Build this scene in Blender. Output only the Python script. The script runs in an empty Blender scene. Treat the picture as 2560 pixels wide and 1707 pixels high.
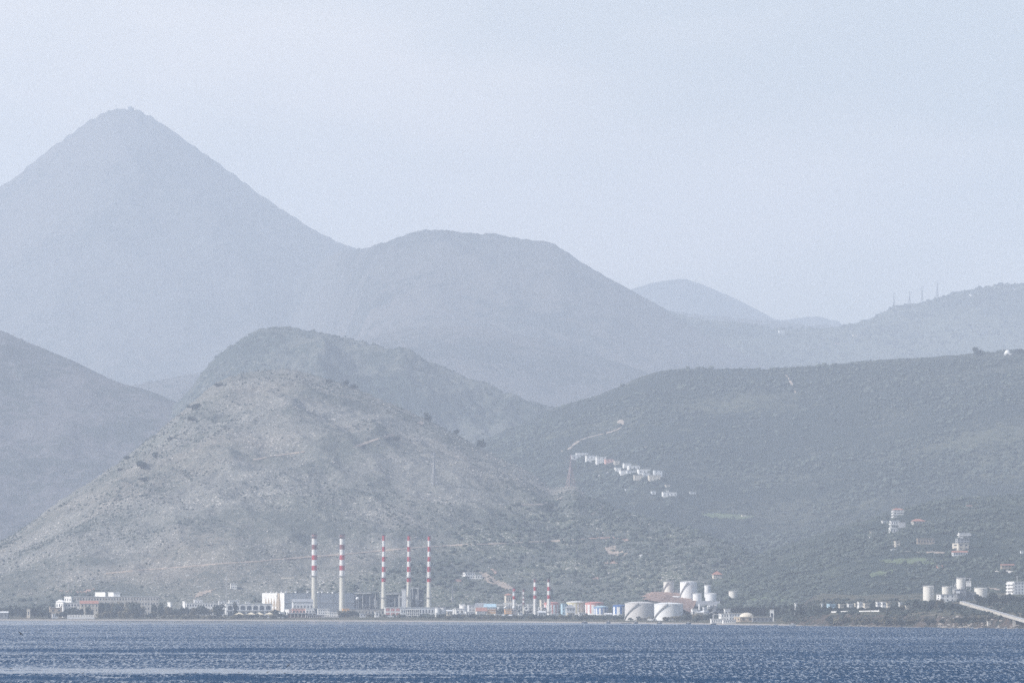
import bpy, bmesh, math, random
import numpy as np
from mathutils import Vector, Matrix
from mathutils.bvhtree import BVHTree

# ------------------------------------------------------------------ camera, sky, sun, exposure
scene = bpy.context.scene
W, H, LENS = 2560.0, 1707.0, 200.0
F = LENS / 36.0 * W
CAMZ, HORIZON = 22.0, 1480.5
PITCH = math.atan((HORIZON - H / 2) / F)
cam_data = bpy.data.cameras.new("camera")
cam_data.lens = LENS; cam_data.sensor_width = 36.0
cam_data.clip_start = 1.0; cam_data.clip_end = 90000.0
cam = bpy.data.objects.new("camera", cam_data)
scene.collection.objects.link(cam)
cam.location = (0, 0, CAMZ)
cam.rotation_euler = (math.pi / 2 + PITCH, 0, 0)
scene.camera = cam

SUN_EL, SUN_AZ = math.radians(38), math.radians(-113)   # azimuth measured from +Y (view direction) to the right
world = bpy.data.worlds.new("World"); scene.world = world
world.use_nodes = True
wn = world.node_tree; wn.nodes.clear()
w_out = wn.nodes.new("ShaderNodeOutputWorld")
w_bg = wn.nodes.new("ShaderNodeBackground")
w_sky = wn.nodes.new("ShaderNodeTexSky")
w_sky.sky_type = 'NISHITA'; w_sky.sun_disc = False
w_sky.sun_elevation = SUN_EL; w_sky.sun_rotation = SUN_AZ
w_sky.air_density = 1.0; w_sky.dust_density = 1.5; w_sky.ozone_density = 0.9
w_bg.inputs["Strength"].default_value = 0.098
w_tc = wn.nodes.new("ShaderNodeTexCoord")
w_map = wn.nodes.new("ShaderNodeMapping"); w_map.inputs["Scale"].default_value = (9, 9, 26)
w_map.inputs["Rotation"].default_value = (0, 0.25, 0)
w_noise = wn.nodes.new("ShaderNodeTexNoise"); w_noise.inputs["Scale"].default_value = 1.0
w_noise.inputs["Detail"].default_value = 6.0; w_noise.inputs["Roughness"].default_value = 0.5
w_ramp = wn.nodes.new("ShaderNodeValToRGB")
w_ramp.color_ramp.elements[0].position = 0.45; w_ramp.color_ramp.elements[0].color = (0, 0, 0, 1)
w_ramp.color_ramp.elements[1].position = 0.75; w_ramp.color_ramp.elements[1].color = (0.5, 0.5, 0.5, 1)
w_mix = wn.nodes.new("ShaderNodeMix"); w_mix.data_type = 'RGBA'
w_mix.inputs["B"].default_value = (8.4, 7.9, 7.4, 1)       # thin high cloud veil
wn.links.new(w_tc.outputs["Generated"], w_map.inputs["Vector"])
wn.links.new(w_map.outputs[0], w_noise.inputs["Vector"])
wn.links.new(w_noise.outputs["Fac"], w_ramp.inputs["Fac"])
w_sep = wn.nodes.new("ShaderNodeSeparateXYZ"); wn.links.new(w_tc.outputs["Generated"], w_sep.inputs[0])
w_gr = wn.nodes.new("ShaderNodeMapRange"); w_gr.inputs["From Min"].default_value = 0.12; w_gr.inputs["From Max"].default_value = -0.10
w_gr.inputs["To Min"].default_value = 0.25; w_gr.inputs["To Max"].default_value = 0.8
wn.links.new(w_sep.outputs["X"], w_gr.inputs["Value"])
w_mul = wn.nodes.new("ShaderNodeMath"); w_mul.operation = 'MULTIPLY_ADD'; w_mul.inputs[1].default_value = 1.3
wn.links.new(w_ramp.outputs["Color"], w_mul.inputs[0]); wn.links.new(w_gr.outputs[0], w_mul.inputs[2])
w_lo = wn.nodes.new("ShaderNodeMapRange"); w_lo.interpolation_type = 'SMOOTHSTEP'; w_lo.inputs["From Min"].default_value = 0.10; w_lo.inputs["From Max"].default_value = 0.32
w_lo.inputs["To Min"].default_value = 1.0; w_lo.inputs["To Max"].default_value = 0.12          # the veil thins out overhead
wn.links.new(w_sep.outputs["Z"], w_lo.inputs["Value"])
w_m2 = wn.nodes.new("ShaderNodeMath"); w_m2.operation = 'MULTIPLY'; w_m2.use_clamp = True
wn.links.new(w_mul.outputs[0], w_m2.inputs[0]); wn.links.new(w_lo.outputs[0], w_m2.inputs[1])
wn.links.new(w_m2.outputs[0], w_mix.inputs["Factor"])
wn.links.new(w_sky.outputs[0], w_mix.inputs["A"])
wn.links.new(w_mix.outputs["Result"], w_bg.inputs["Color"])
wn.links.new(w_bg.outputs[0], w_out.inputs["Surface"])

sun_data = bpy.data.lights.new("sun", 'SUN')
sun_data.energy = 4.2; sun_data.angle = math.radians(0.6); sun_data.color = (1.0, 0.955, 0.91)
sun = bpy.data.objects.new("sun", sun_data); scene.collection.objects.link(sun)
sdir = Vector((math.sin(SUN_AZ) * math.cos(SUN_EL), math.cos(SUN_AZ) * math.cos(SUN_EL), math.sin(SUN_EL)))
sun.rotation_euler = (-sdir).to_track_quat('-Z', 'Y').to_euler()
sun.location = (-3000, 2000, 3000)

scene.view_settings.view_transform = 'Standard'
scene.view_settings.look = 'None'
scene.view_settings.gamma = 1.0
scene.view_settings.exposure = 0.50
scene.render.engine = 'CYCLES'
cy = scene.cycles
cy.max_bounces = 6; cy.diffuse_bounces = 2; cy.glossy_bounces = 2; cy.transmission_bounces = 2
cy.volume_bounces = 2; cy.transparent_max_bounces = 6
cy.use_denoising = False
cy.use_fast_gi = False
cy.sample_clamp_indirect = 6.0

# ------------------------------------------------------------------ helpers
COL = scene.collection
CP, SP = math.cos(PITCH), math.sin(PITCH)

def at(px, py, Y):
    """world point seen at source pixel (px, py) on the plane at distance Y"""
    dx = (px - W / 2) / F; dy = (H / 2 - py) / F
    t = Y / (CP - dy * SP)
    return (dx * t, Y + 0 * t, CAMZ + (SP + dy * CP) * t)

def pxof(X, Y, Z):
    zc = Y * CP + (Z - CAMZ) * SP
    return W / 2 + F * X / zc, H / 2 - F * (-(Y) * SP + (Z - CAMZ) * CP) / zc

def hash2(ix, iy, seed):
    n = (ix.astype(np.int64) * 374761393 + iy.astype(np.int64) * 668265263 + seed * 1442695041) & 0xffffffff
    n = ((n ^ (n >> 13)) * 1274126177) & 0xffffffff
    n = (n ^ (n >> 16)) & 0xffffffff
    return n.astype(np.float64) / 4294967295.0

def vnoise(x, y, seed=0):
    ix = np.floor(x); iy = np.floor(y); fx = x - ix; fy = y - iy
    fx = fx * fx * fx * (fx * (fx * 6 - 15) + 10); fy = fy * fy * fy * (fy * (fy * 6 - 15) + 10)
    a = hash2(ix, iy, seed); b = hash2(ix + 1, iy, seed); c = hash2(ix, iy + 1, seed); d = hash2(ix + 1, iy + 1, seed)
    return (a + (b - a) * fx) * (1 - fy) + (c + (d - c) * fx) * fy

def fbm(x, y, octaves=5, seed=0, gain=0.5, ridged=False):
    s = np.zeros_like(x); a = 1.0; t = 0.0
    for o in range(octaves):
        n = vnoise(x, y, seed + o * 17) * 2 - 1
        if ridged: n = 1 - 2 * np.abs(n)
        s += a * n; t += a; a *= gain
        x, y = x * 1.87 + y * 0.55 + 13.1, y * 1.87 - x * 0.55 + 7.7
    return s / t

def grid_mesh(name, P, smooth=True):
    """P: rows x cols x 3 -> mesh"""
    r, c = P.shape[:2]
    me = bpy.data.meshes.new(name)
    me.vertices.add(r * c); me.vertices.foreach_set("co", P.reshape(-1).astype(np.float32))
    idx = np.arange(r * c).reshape(r, c)
    q = np.stack([idx[:-1, :-1], idx[:-1, 1:], idx[1:, 1:], idx[1:, :-1]], -1).reshape(-1, 4)
    n = len(q)
    me.loops.add(n * 4); me.loops.foreach_set("vertex_index", q.reshape(-1).astype(np.int32))
    me.polygons.add(n); me.polygons.foreach_set("loop_start", np.arange(0, n * 4, 4, dtype=np.int32))
    me.update(calc_edges=True)
    if smooth: me.polygons.foreach_set("use_smooth", np.ones(n, dtype=bool))
    me.validate(); me.update()
    return me

def link(name, me, mat=None, parent=None, kind=None):
    o = bpy.data.objects.new(name, me); COL.objects.link(o)
    if mat is not None and me is not None and not me.materials: me.materials.append(mat)
    if parent is not None: o.parent = parent
    if kind: o["kind"] = kind
    return o

def tag(o, label, cat, group=None, kind=None):
    o["label"] = label; o["category"] = cat
    if group: o["group"] = group
    if kind: o["kind"] = kind
    return o

def node_mat(name, rough=0.8):
    m = bpy.data.materials.new(name); m.use_nodes = True
    nt = m.node_tree; b = nt.nodes["Principled BSDF"]
    b.inputs["Roughness"].default_value = rough
    b.inputs["Specular IOR Level"].default_value = 0.2
    return m, nt, b

def paint(name, col, rough=0.8, var=0.12, scale=0.6, spec=0.2, stain=None, streak=False, metal=0.0):
    """weathered surface: colour broken up by noise (and optional darker stains / vertical streaks)"""
    m, nt, b = node_mat(name, rough)
    b.inputs["Specular IOR Level"].default_value = spec; b.inputs["Metallic"].default_value = metal
    N = nt.nodes.new; L = nt.links.new
    g = N("ShaderNodeNewGeometry"); mp = N("ShaderNodeMapping"); mp.inputs["Scale"].default_value = (1, 1, 0.22 if streak else 1)
    L(g.outputs["Position"], mp.inputs["Vector"])
    n1 = N("ShaderNodeTexNoise"); n1.inputs["Scale"].default_value = scale; n1.inputs["Detail"].default_value = 5
    L(mp.outputs[0], n1.inputs["Vector"])
    r = N("ShaderNodeValToRGB"); e = r.color_ramp.elements
    e[0].position = 0.3; e[1].position = 0.7
    dk = stain or tuple(c * (1 - 2 * var) for c in col)
    e[0].color = (*dk, 1); e[1].color = (*[min(1, c * (1 + var)) for c in col], 1)
    if stain:
        k = e.new(0.42); k.color = (*col, 1)
    L(n1.outputs["Fac"], r.inputs["Fac"]); L(r.outputs["Color"], b.inputs["Base Color"])
    return m

def hill_mat(name, shrub, ground, rock, patch=0.01, fine=0.25, rock_amt=0.62, shrub_amt=0.5, bump=1.0, patch_col=None, pfac=0.35, lush=None):
    """hillside: dry ground broken by scrub dots and pale rock"""
    m, nt, b = node_mat(name, 0.95); b.inputs["Specular IOR Level"].default_value = 0.05
    N = nt.nodes.new; L = nt.links.new
    g = N("ShaderNodeNewGeometry")
    big = N("ShaderNodeTexNoise"); big.inputs["Scale"].default_value = patch; big.inputs["Detail"].default_value = 6; big.inputs["Roughness"].default_value = 0.6
    L(g.outputs["Position"], big.inputs["Vector"])
    f1 = N("ShaderNodeTexNoise"); f1.inputs["Scale"].default_value = fine; f1.inputs["Detail"].default_value = 4; f1.inputs["Roughness"].default_value = 0.7
    L(g.outputs["Position"], f1.inputs["Vector"])
    f2 = N("ShaderNodeTexNoise"); f2.inputs["Scale"].default_value = fine * 1.9; f2.inputs["Detail"].default_value = 3; f2.inputs["Roughness"].default_value = 0.75
    mp = N("ShaderNodeMapping"); mp.inputs["Location"].default_value = (91, 37, 11); L(g.outputs["Position"], mp.inputs["Vector"]); L(mp.outputs[0], f2.inputs["Vector"])
    # scrub mask = fine noise pushed by patches
    a1 = N("ShaderNodeMath"); a1.operation = 'MULTIPLY_ADD'; a1.inputs[1].default_value = 1.3
    L(big.outputs["Fac"], a1.inputs[0]); L(f1.outputs["Fac"], a1.inputs[2])
    r1 = N("ShaderNodeMapRange"); r1.inputs["From Min"].default_value = 1.65 - shrub_amt; r1.inputs["From Max"].default_value = 1.65 - shrub_amt + 0.16
    L(a1.outputs[0], r1.inputs["Value"])
    a2 = N("ShaderNodeMath"); a2.operation = 'MULTIPLY_ADD'; a2.inputs[1].default_value = -0.35
    L(big.outputs["Fac"], a2.inputs[0]); L(f2.outputs["Fac"], a2.inputs[2])
    r2 = N("ShaderNodeMapRange"); r2.inputs["From Min"].default_value = rock_amt - 0.175; r2.inputs["From Max"].default_value = rock_amt - 0.175 + 0.07
    L(a2.outputs[0], r2.inputs["Value"])
    pm = N("ShaderNodeTexNoise"); pm.inputs["Scale"].default_value = patch * 0.45; pm.inputs["Detail"].default_value = 3
    L(mp.outputs[0], pm.inputs["Vector"])
    pr = N("ShaderNodeMapRange"); pr.inputs["From Min"].default_value = 0.45; pr.inputs["From Max"].default_value = 0.65; pr.inputs["To Max"].default_value = pfac
    L(pm.outputs["Fac"], pr.inputs["Value"])
    m0 = N("ShaderNodeMix"); m0.data_type = 'RGBA'; m0.inputs["A"].default_value = (*ground, 1); m0.inputs["B"].default_value = (*(patch_col or tuple(c * 1.3 for c in ground)), 1)
    L(pr.outputs[0], m0.inputs["Factor"])
    m1 = N("ShaderNodeMix"); m1.data_type = 'RGBA'; m1.inputs["B"].default_value = (*shrub, 1)
    if lush:
        at_ = N("ShaderNodeAttribute"); at_.attribute_name = "lush"
        ml = N("ShaderNodeMix"); ml.data_type = 'RGBA'; ml.inputs["B"].default_value = (*lush, 1)
        L(at_.outputs["Fac"], ml.inputs["Factor"]); L(m0.outputs["Result"], ml.inputs["A"]); m0 = ml
        al = N("ShaderNodeMath"); al.operation = 'MULTIPLY_ADD'; al.inputs[1].default_value = 0.14; L(at_.outputs["Fac"], al.inputs[0]); L(a1.outputs[0], al.inputs[2])
        L(al.outputs[0], r1.inputs["Value"])
    L(m0.outputs["Result"], m1.inputs["A"]); L(r1.outputs[0], m1.inputs["Factor"])
    m2 = N("ShaderNodeMix"); m2.data_type = 'RGBA'; m2.inputs["B"].default_value = (*rock, 1)
    L(m1.outputs["Result"], m2.inputs["A"]); L(r2.outputs[0], m2.inputs["Factor"])
    L(m2.outputs["Result"], b.inputs["Base Color"])
    bp = N("ShaderNodeBump"); bp.inputs["Strength"].default_value = 0.8; bp.inputs["Distance"].default_value = bump * 0.6 / max(fine, 1e-3) * 0.25
    L(f1.outputs["Fac"], bp.inputs["Height"]); L(bp.outputs[0], b.inputs["Normal"])
    return m

def curve(pts):
    xs = [p[0] for p in pts]; ys = [p[1] for p in pts]
    # smooth monotone-ish interpolation: cubic (pchip-like) through points
    xs = np.array(xs, float); ys = np.array(ys, float)
    d = np.diff(ys) / np.diff(xs); mslope = np.zeros_like(ys)
    mslope[0], mslope[-1] = d[0], d[-1]
    for i in range(1, len(ys) - 1):
        mslope[i] = 0 if d[i - 1] * d[i] <= 0 else 2 / (1 / d[i - 1] + 1 / d[i])
    def f(x):
        x = np.asarray(x, float); i = np.clip(np.searchsorted(xs, x) - 1, 0, len(xs) - 2)
        h = xs[i + 1] - xs[i]; t = np.clip((x - xs[i]) / h, 0, 1)
        v = (2*t**3 - 3*t**2 + 1) * ys[i] + (t**3 - 2*t**2 + t) * h * mslope[i] + (-2*t**3 + 3*t**2) * ys[i + 1] + (t**3 - t**2) * h * mslope[i + 1]
        return v + np.where(x < xs[0], (x - xs[0]) * d[0], 0) + np.where(x > xs[-1], (x - xs[-1]) * d[-1], 0)
    return f

SHORE = curve([(-900, 1548), (0, 1550), (600, 1551), (1000, 1553), (1280, 1555), (1600, 1558), (1900, 1562), (2200, 1566), (2560, 1571), (3400, 1580)])
def shoreY(px): return CAMZ * F / (SHORE(px) - HORIZON)

# plain: height over distance behind the shoreline, left (beach, gentle) and right (low cliff)
GL = curve([(-120, -3.0), (-15, -0.6), (0, 0.0), (12, 0.5), (60, 1.3), (150, 2.0), (350, 3.4), (800, 6.0), (2600, 50)])
GR = curve([(-120, -3.0), (-15, -0.6), (0, 0.0), (6, 1.4), (24, 7.6), (40, 8.8), (150, 10.5), (400, 17), (800, 26), (2600, 90)])
def sstep(a, b, x):
    t = np.clip((x - a) / (b - a), 0, 1); return t * t * (3 - 2 * t)
def groundz(px, Y):
    d = Y - shoreY(px); w = sstep(1930, 2060, px)
    z = GL(d) * (1 - w) + GR(d) * w
    X = (px - W / 2) / F * Y
    return z + fbm(X / 26.0, Y / 26.0, 4, 5) * (0.35 + 0.9 * w) * sstep(3, 60, d)
def base_depth(px, pyb):
    """distance at which the plain shows at pixel row pyb in column px"""
    Ys = shoreY(px) + np.concatenate([np.linspace(0, 900, 301)])
    Z = groundz(np.full_like(Ys, px), Ys)
    py = HORIZON + (CAMZ - Z) / Ys * F
    i = np.argmax(py <= pyb) if (py <= pyb).any() else len(Ys) - 1
    return float(Ys[i])
# ------------------------------------------------------------------ terrain
HILLS = {}; GRIDS = {}      # name -> BVH for dropping things on the ground
def bvh_of(P):
    r, c = P.shape[:2]; idx = np.arange(r * c).reshape(r, c)
    q = np.stack([idx[:-1, :-1], idx[:-1, 1:], idx[1:, 1:], idx[1:, :-1]], -1).reshape(-1, 4)
    return BVHTree.FromPolygons([tuple(v) for v in P.reshape(-1, 3)], [tuple(int(k) for k in f) for f in q])

def layer(name, crest, base, Yc, Yb, mat, cols=500, rows=130, prof=1.5, gully=(420, 0.035), rough=(60, 5.0), crag=0.0,
          x0=-700, x1=3300, seed=1, drop=900, step=None, lush=None):
    px = np.linspace(x0, x1, cols); C = curve(crest)(px); B = curve(base)(px)
    yc = curve(Yc)(px) if isinstance(Yc, list) else np.full(cols, float(Yc))
    yb = curve(Yb)(px) if isinstance(Yb, list) else np.full(cols, float(Yb))
    B = np.maximum(B, C + 2)
    v = np.linspace(0, 1, rows)[:, None]
    f = 1 - (1 - v) ** prof
    py = B + (C - B) * f + v ** 14 * (fbm(px / 14.0, px * 0 + seed, 4, seed) * crag)[None, :]
    Y = yb + (yc - yb) * v
    X, Yw, Z = at(px[None, :] + 0 * py, py, Y)
    taper = np.minimum(1, np.minimum(v * 5, (1 - v) * 4)); taper = np.clip(taper, 0, 1)
    hgt = (C - B) * -1 / F * yc
    Z = Z + taper * hgt * gully[1] * fbm(X / gully[0], Yw / gully[0] * 0.6, 5, seed + 3, 0.5, True)
    Z = Z + np.clip(taper + 0.12, 0, 1) * rough[1] * fbm(X / rough[0], Yw / rough[0], 5, seed + 9, 0.55)
    # far side of the crest
    back = []
    for k, (dy, dz) in enumerate([(0.02, 0.01), (0.10, 0.12), (0.35, 0.6), (1.0, 1.0)]):
        Yk = yc + drop * dy; s = Yk / yc
        zc = Z[-1]
        back.append(np.stack([X[-1] * s, Yk, zc - (zc + 60) * dz], -1))
    P = np.concatenate([np.stack([X, Yw, Z], -1), np.array(back)], 0)
    me = grid_mesh(name, P)
    if lush is not None:
        lv = np.clip(lush(np.repeat(px[None, :], rows, 0), py) + 0.45 * fbm(X / 90, Yw / 90, 4, seed + 77), 0, 1)
        lv = np.concatenate([lv, np.repeat(lv[-1:], 4, 0)], 0)
        at_ = me.attributes.new("lush", 'FLOAT', 'POINT'); at_.data.foreach_set("value", lv.reshape(-1).astype(np.float32))
    GRIDS[name] = (P[:rows], lv[:rows] if lush is not None else np.full((rows, cols), 0.5), px)
    o = link(name, me, mat, kind="structure")
    st = step or 2
    HILLS[name] = bvh_of(P[::1, ::st] if rows * cols < 400000 else P[::2, ::st])
    return o

def drop_px(px, py, names=None):
    """first ground point seen at pixel (px,py) on the named hills"""
    x, y, z = at(px, py, 1000.0); o = Vector((0, 0, CAMZ)); d = (Vector((x, y, z)) - o).normalized()
    best = None
    for n in (names if isinstance(names, list) else HILLS):
        h = HILLS[n].ray_cast(o, d)
        if h[0] is not None and (best is None or h[3] < best[3]): best = h
    return best

C_B = [(-700, 1480), (-200, 1415), (0, 1355), (60, 1318), (140, 1258), (250, 1188), (350, 1115), (430, 1050), (490, 998), (530, 965), (580, 940), (640, 927), (720, 922), (790, 938),
       (880, 968), (960, 1000), (1060, 1045), (1160, 1097), (1260, 1150), (1340, 1190), (1390, 1218), (1428, 1214), (1470, 1238), (1540, 1272), (1640, 1300), (1760, 1335), (1880, 1385), (2000, 1440), (2150, 1490), (3300, 1510)]
m_near = hill_mat("dry_hillside", (0.095, 0.103, 0.092), (0.170, 0.170, 0.156), (0.54, 0.50, 0.45), patch=0.011, fine=0.22, rock_amt=0.60, shrub_amt=0.50, bump=1.3, patch_col=(0.205, 0.17, 0.135), lush=(0.085, 0.098, 0.072))
m_rock = hill_mat("rocky_hillside", (0.04, 0.052, 0.045), (0.11, 0.115, 0.1), (0.36, 0.34, 0.31), patch=0.007, fine=0.10, rock_amt=0.70, shrub_amt=0.58, bump=1.5)
m_left = hill_mat("gorge_hillside", (0.045, 0.05, 0.048), (0.10, 0.095, 0.10), (0.33, 0.30, 0.30), patch=0.006, fine=0.06, rock_amt=0.70, shrub_amt=0.55, bump=1.5)
m_main = hill_mat("mountain_rock", (0.04, 0.045, 0.045), (0.085, 0.085, 0.085), (0.22, 0.21, 0.20), patch=0.0022, fine=0.03, rock_amt=0.68, shrub_amt=0.5, bump=2.0, patch_col=(0.15, 0.125, 0.11))
m_wooded = hill_mat("wooded_slope", (0.03, 0.038, 0.034), (0.075, 0.08, 0.066), (0.26, 0.25, 0.22), patch=0.004, fine=0.08, rock_amt=0.74, shrub_amt=0.68, bump=1.5, patch_col=(0.13, 0.14, 0.08))  # this hill is dark by its own vegetation colour
m_green = hill_mat("olive_slope", (0.03, 0.04, 0.036), (0.065, 0.075, 0.062), (0.4, 0.36, 0.28), patch=0.009, fine=0.12, rock_amt=0.72, shrub_amt=0.62, bump=1.2, patch_col=(0.11, 0.13, 0.08))
m_far = hill_mat("far_green_ridge", (0.035, 0.045, 0.038), (0.085, 0.095, 0.075), (0.34, 0.32, 0.28), patch=0.004, fine=0.05, rock_amt=0.72, shrub_amt=0.6, bump=1.5)

mountain = layer("mountain", [(-900, 640), (-300, 560), (0, 466), (70, 418), (130, 368), (190, 325), (240, 291), (270, 279), (300, 273), (335, 273), (365, 284), (420, 320), (500, 375), (600, 447), (680, 508), (760, 560),
        (830, 600), (900, 625), (1000, 660), (1200, 700), (1500, 760), (3300, 900)],
      [(-900, 1300), (0, 1180), (600, 1000), (1200, 960), (3300, 1000)], 15800, 13600, m_main, cols=620, rows=130, prof=1.2, gully=(800, 0.13), rough=(200, 28), crag=5.0, seed=4, x0=-900, x1=2200)
layer("mountain_shoulder", [(-500, 1100), (300, 1000), (600, 830), (780, 672), (860, 626), (905, 621), (950, 610), (1000, 592), (1050, 577), (1100, 573), (1160, 580), (1235, 585), (1310, 598), (1370, 606), (1415, 628), (1450, 655), (1500, 684), (1550, 712), (1600, 740),
        (1660, 775), (1720, 812), (1780, 845), (1850, 882), (1920, 918), (2050, 965), (3300, 1200)],
      [(-500, 1200), (800, 980), (1500, 1080), (3300, 1150)], [(-500, 15600), (650, 15600), (950, 12700), (3300, 12300)], [(-500, 13400), (650, 13400), (950, 11500), (3300, 11100)], m_main, cols=560, rows=110, prof=1.3, gully=(600, 0.12), rough=(160, 22), crag=4, seed=21, x0=-300, x1=2500)
layer("far_peak", [(1300, 900), (1500, 760), (1580, 723), (1640, 706), (1705, 697), (1745, 708), (1790, 725), (1850, 752), (1900, 778), (1950, 800), (2000, 795), (2040, 791), (2080, 800), (2100, 804), (2112, 830), (2300, 900)],
      [(1300, 960), (2300, 960)], 19500, 18500, m_main, cols=300, rows=60, prof=1.3, gully=(900, 0.04), rough=(220, 14), crag=1.5, seed=31, x0=1350, x1=2300)
layer("green_ridge", [(1000, 1010), (1250, 930), (1450, 800), (1540, 738), (1600, 744), (1660, 772), (1700, 785), (1750, 797), (1850, 806), (1950, 820), (2050, 822), (2110, 812), (2160, 801), (2200, 785), (2240, 767), (2265, 762), (2300, 757), (2350, 742), (2400, 728), (2450, 719), (2500, 711), (2560, 708), (2900, 690), (3300, 700)],
      [(1400, 1000), (2000, 960), (3300, 960)], 13200, 12600, m_far, cols=620, rows=110, prof=1.3, gully=(400, 0.06), rough=(80, 8), crag=3.5, seed=41, x0=1000, x1=3100)
layer("foothills", [(-100, 1050), (200, 990), (500, 930), (700, 900), (860, 862), (960, 832), (1060, 817), (1160, 815), (1260, 826), (1360, 850), (1460, 880), (1560, 910), (1700, 960), (2000, 1000)],
      [(200, 1100), (1000, 1100), (1500, 1200), (2000, 1200)], 10900, 9900, m_main, cols=500, rows=110, prof=1.3, gully=(400, 0.07), rough=(90, 9), crag=3, seed=51, x0=-100, x1=2000)
layer("gorge_hill", [(-900, 760), (-200, 800), (0, 826), (50, 848), (110, 872), (170, 897), (230, 925), (300, 955), (370, 975), (430, 1000), (500, 1040), (600, 1100), (900, 1200)],
      [(-900, 1400), (0, 1390), (900, 1350)], [(-900, 8600), (0, 8600), (600, 8100)], 7400, m_left, cols=420, rows=160, prof=1.25, gully=(260, 0.09), rough=(70, 10), crag=3, seed=61, x0=-700, x1=900)
layer("rocky_hill", [(0, 1300), (300, 1120), (420, 1030), (470, 985), (510, 930), (545, 885), (590, 853), (640, 828), (700, 812), (740, 818), (800, 828), (860, 845), (960, 868), (1040, 893), (1080, 908), (1160, 945), (1240, 978),
        (1330, 1010), (1420, 1045), (1490, 1080), (1560, 1120), (1700, 1180), (2000, 1260)],
      [(0, 1420), (600, 1200), (1200, 1300), (2000, 1400)], 8200, 7600, m_rock, cols=700, rows=160, prof=1.5, gully=(190, 0.17), rough=(45, 15), crag=8, seed=71, x0=150, x1=1950)
layer("wooded_hill", [(1100, 1150), (1300, 1060), (1420, 1010), (1500, 985), (1560, 960), (1620, 935), (1700, 923), (1780, 922), (1900, 922), (1980, 919), (2100, 909), (2200, 899), (2300, 893), (2400, 886), (2560, 878), (3300, 860)],
      [(1100, 1330), (1500, 1330), (2000, 1400), (2560, 1380), (3300, 1380)], [(1100, 7400), (3300, 7000)], [(1100, 6200), (3300, 5500)], m_wooded, cols=800, rows=220, prof=1.25, gully=(330, 0.05), rough=(60, 6), crag=2.5, seed=81, x0=1150, x1=3200, lush=lambda x, y: 0.6 + 0 * x)
layer("olive_hill", [(1500, 1500), (1800, 1420), (1900, 1385), (2000, 1350), (2100, 1315), (2200, 1290), (2300, 1262), (2400, 1245), (2480, 1238), (2560, 1235), (3300, 1200)],
      [(1500, 1530), (1900, 1518), (2560, 1512), (3300, 1512)], [(1500, 4950), (2560, 5100), (3300, 5100)], [(1500, 4550), (1900, 4300), (2560, 4000), (3300, 3850)], m_green, cols=800, rows=200, prof=1.15, gully=(180, 0.05), rough=(40, 4), crag=3, seed=91, x0=1500, x1=3200, lush=lambda x, y: 0.8 + 0 * x)
layer("near_hill", C_B, [(-700, 1530), (600, 1526), (1300, 1524), (2000, 1530), (3300, 1540)], [(-700, 5350), (200, 5450), (720, 5750), (1400, 5500), (2000, 5000), (3300, 4900)],
      [(-700, 4850), (1300, 4750), (2000, 4500), (3300, 4400)], m_near, cols=1100, rows=330, prof=1.35, gully=(150, 0.075), rough=(34, 5.5), crag=3, seed=101, x0=-500, x1=2200,
      lush=lambda x, y: sstep(1000, 1420, x + (y - 1330) * 2.2) * sstep(1180, 1290, y) + 0.5 * sstep(1440, 1500, y))

# coastal plain, beach and low cliff: one sheet
m_plain, nt, b = node_mat("coastal_ground", 0.95); b.inputs["Specular IOR Level"].default_value = 0.05
N = nt.nodes.new; L = nt.links.new
g = N("ShaderNodeNewGeometry"); sx = N("ShaderNodeSeparateXYZ"); L(g.outputs["Position"], sx.inputs[0])
n1 = N("ShaderNodeTexNoise"); n1.inputs["Scale"].default_value = 0.05; n1.inputs["Detail"].default_value = 8; n1.inputs["Roughness"].default_value = 0.7; L(g.outputs["Position"], n1.inputs["Vector"])
r1 = N("ShaderNodeValToRGB"); e = r1.color_ramp.elements
e[0].position = 0.36; e[0].color = (0.035, 0.045, 0.03, 1); e[1].position = 0.68; e[1].color = (0.2, 0.165, 0.13, 1); k = e.new(0.5); k.color = (0.085, 0.085, 0.06, 1)
L(n1.outputs["Fac"], r1.inputs["Fac"])
hz = N("ShaderNodeMath"); hz.operation = 'MULTIPLY_ADD'; hz.inputs[1].default_value = 1.6; L(n1.outputs["Fac"], hz.inputs[0]); L(sx.outputs["Z"], hz.inputs[2])
mr = N("ShaderNodeMapRange"); mr.inputs["From Min"].default_value = 1.4; mr.inputs["From Max"].default_value = 1.9; L(hz.outputs[0], mr.inputs["Value"])
mx = N("ShaderNodeMix"); mx.data_type = 'RGBA'; mx.inputs["A"].default_value = (0.36, 0.33, 0.30, 1); L(mr.outputs[0], mx.inputs["Factor"]); L(r1.outputs["Color"], mx.inputs["B"])
# steep faces of the low cliff are bare earth
sn = N("ShaderNodeSeparateXYZ"); L(g.outputs["True Normal"], sn.inputs[0])
ms = N("ShaderNodeMapRange"); ms.inputs["From Min"].default_value = 0.97; ms.inputs["From Max"].default_value = 0.9; L(sn.outputs["Z"], ms.inputs["Value"])
n2 = N("ShaderNodeTexNoise"); n2.inputs["Scale"].default_value = 0.13; n2.inputs["Detail"].default_value = 5; L(g.outputs["Position"], n2.inputs["Vector"])
r2 = N("ShaderNodeValToRGB"); e = r2.color_ramp.elements; e[0].position = 0.4; e[0].color = (0.03, 0.035, 0.03, 1); e[1].position = 0.75; e[1].color = (0.11, 0.08, 0.065, 1); L(n2.outputs["Fac"], r2.inputs["Fac"])
mx2 = N("ShaderNodeMix"); mx2.data_type = 'RGBA'; L(ms.outputs[0], mx2.inputs["Factor"]); L(mx.outputs["Result"], mx2.inputs["A"]); L(r2.outputs["Color"], mx2.inputs["B"])
L(mx2.outputs["Result"], b.inputs["Base Color"])
pc = np.linspace(-900, 3400, 1300)
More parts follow.
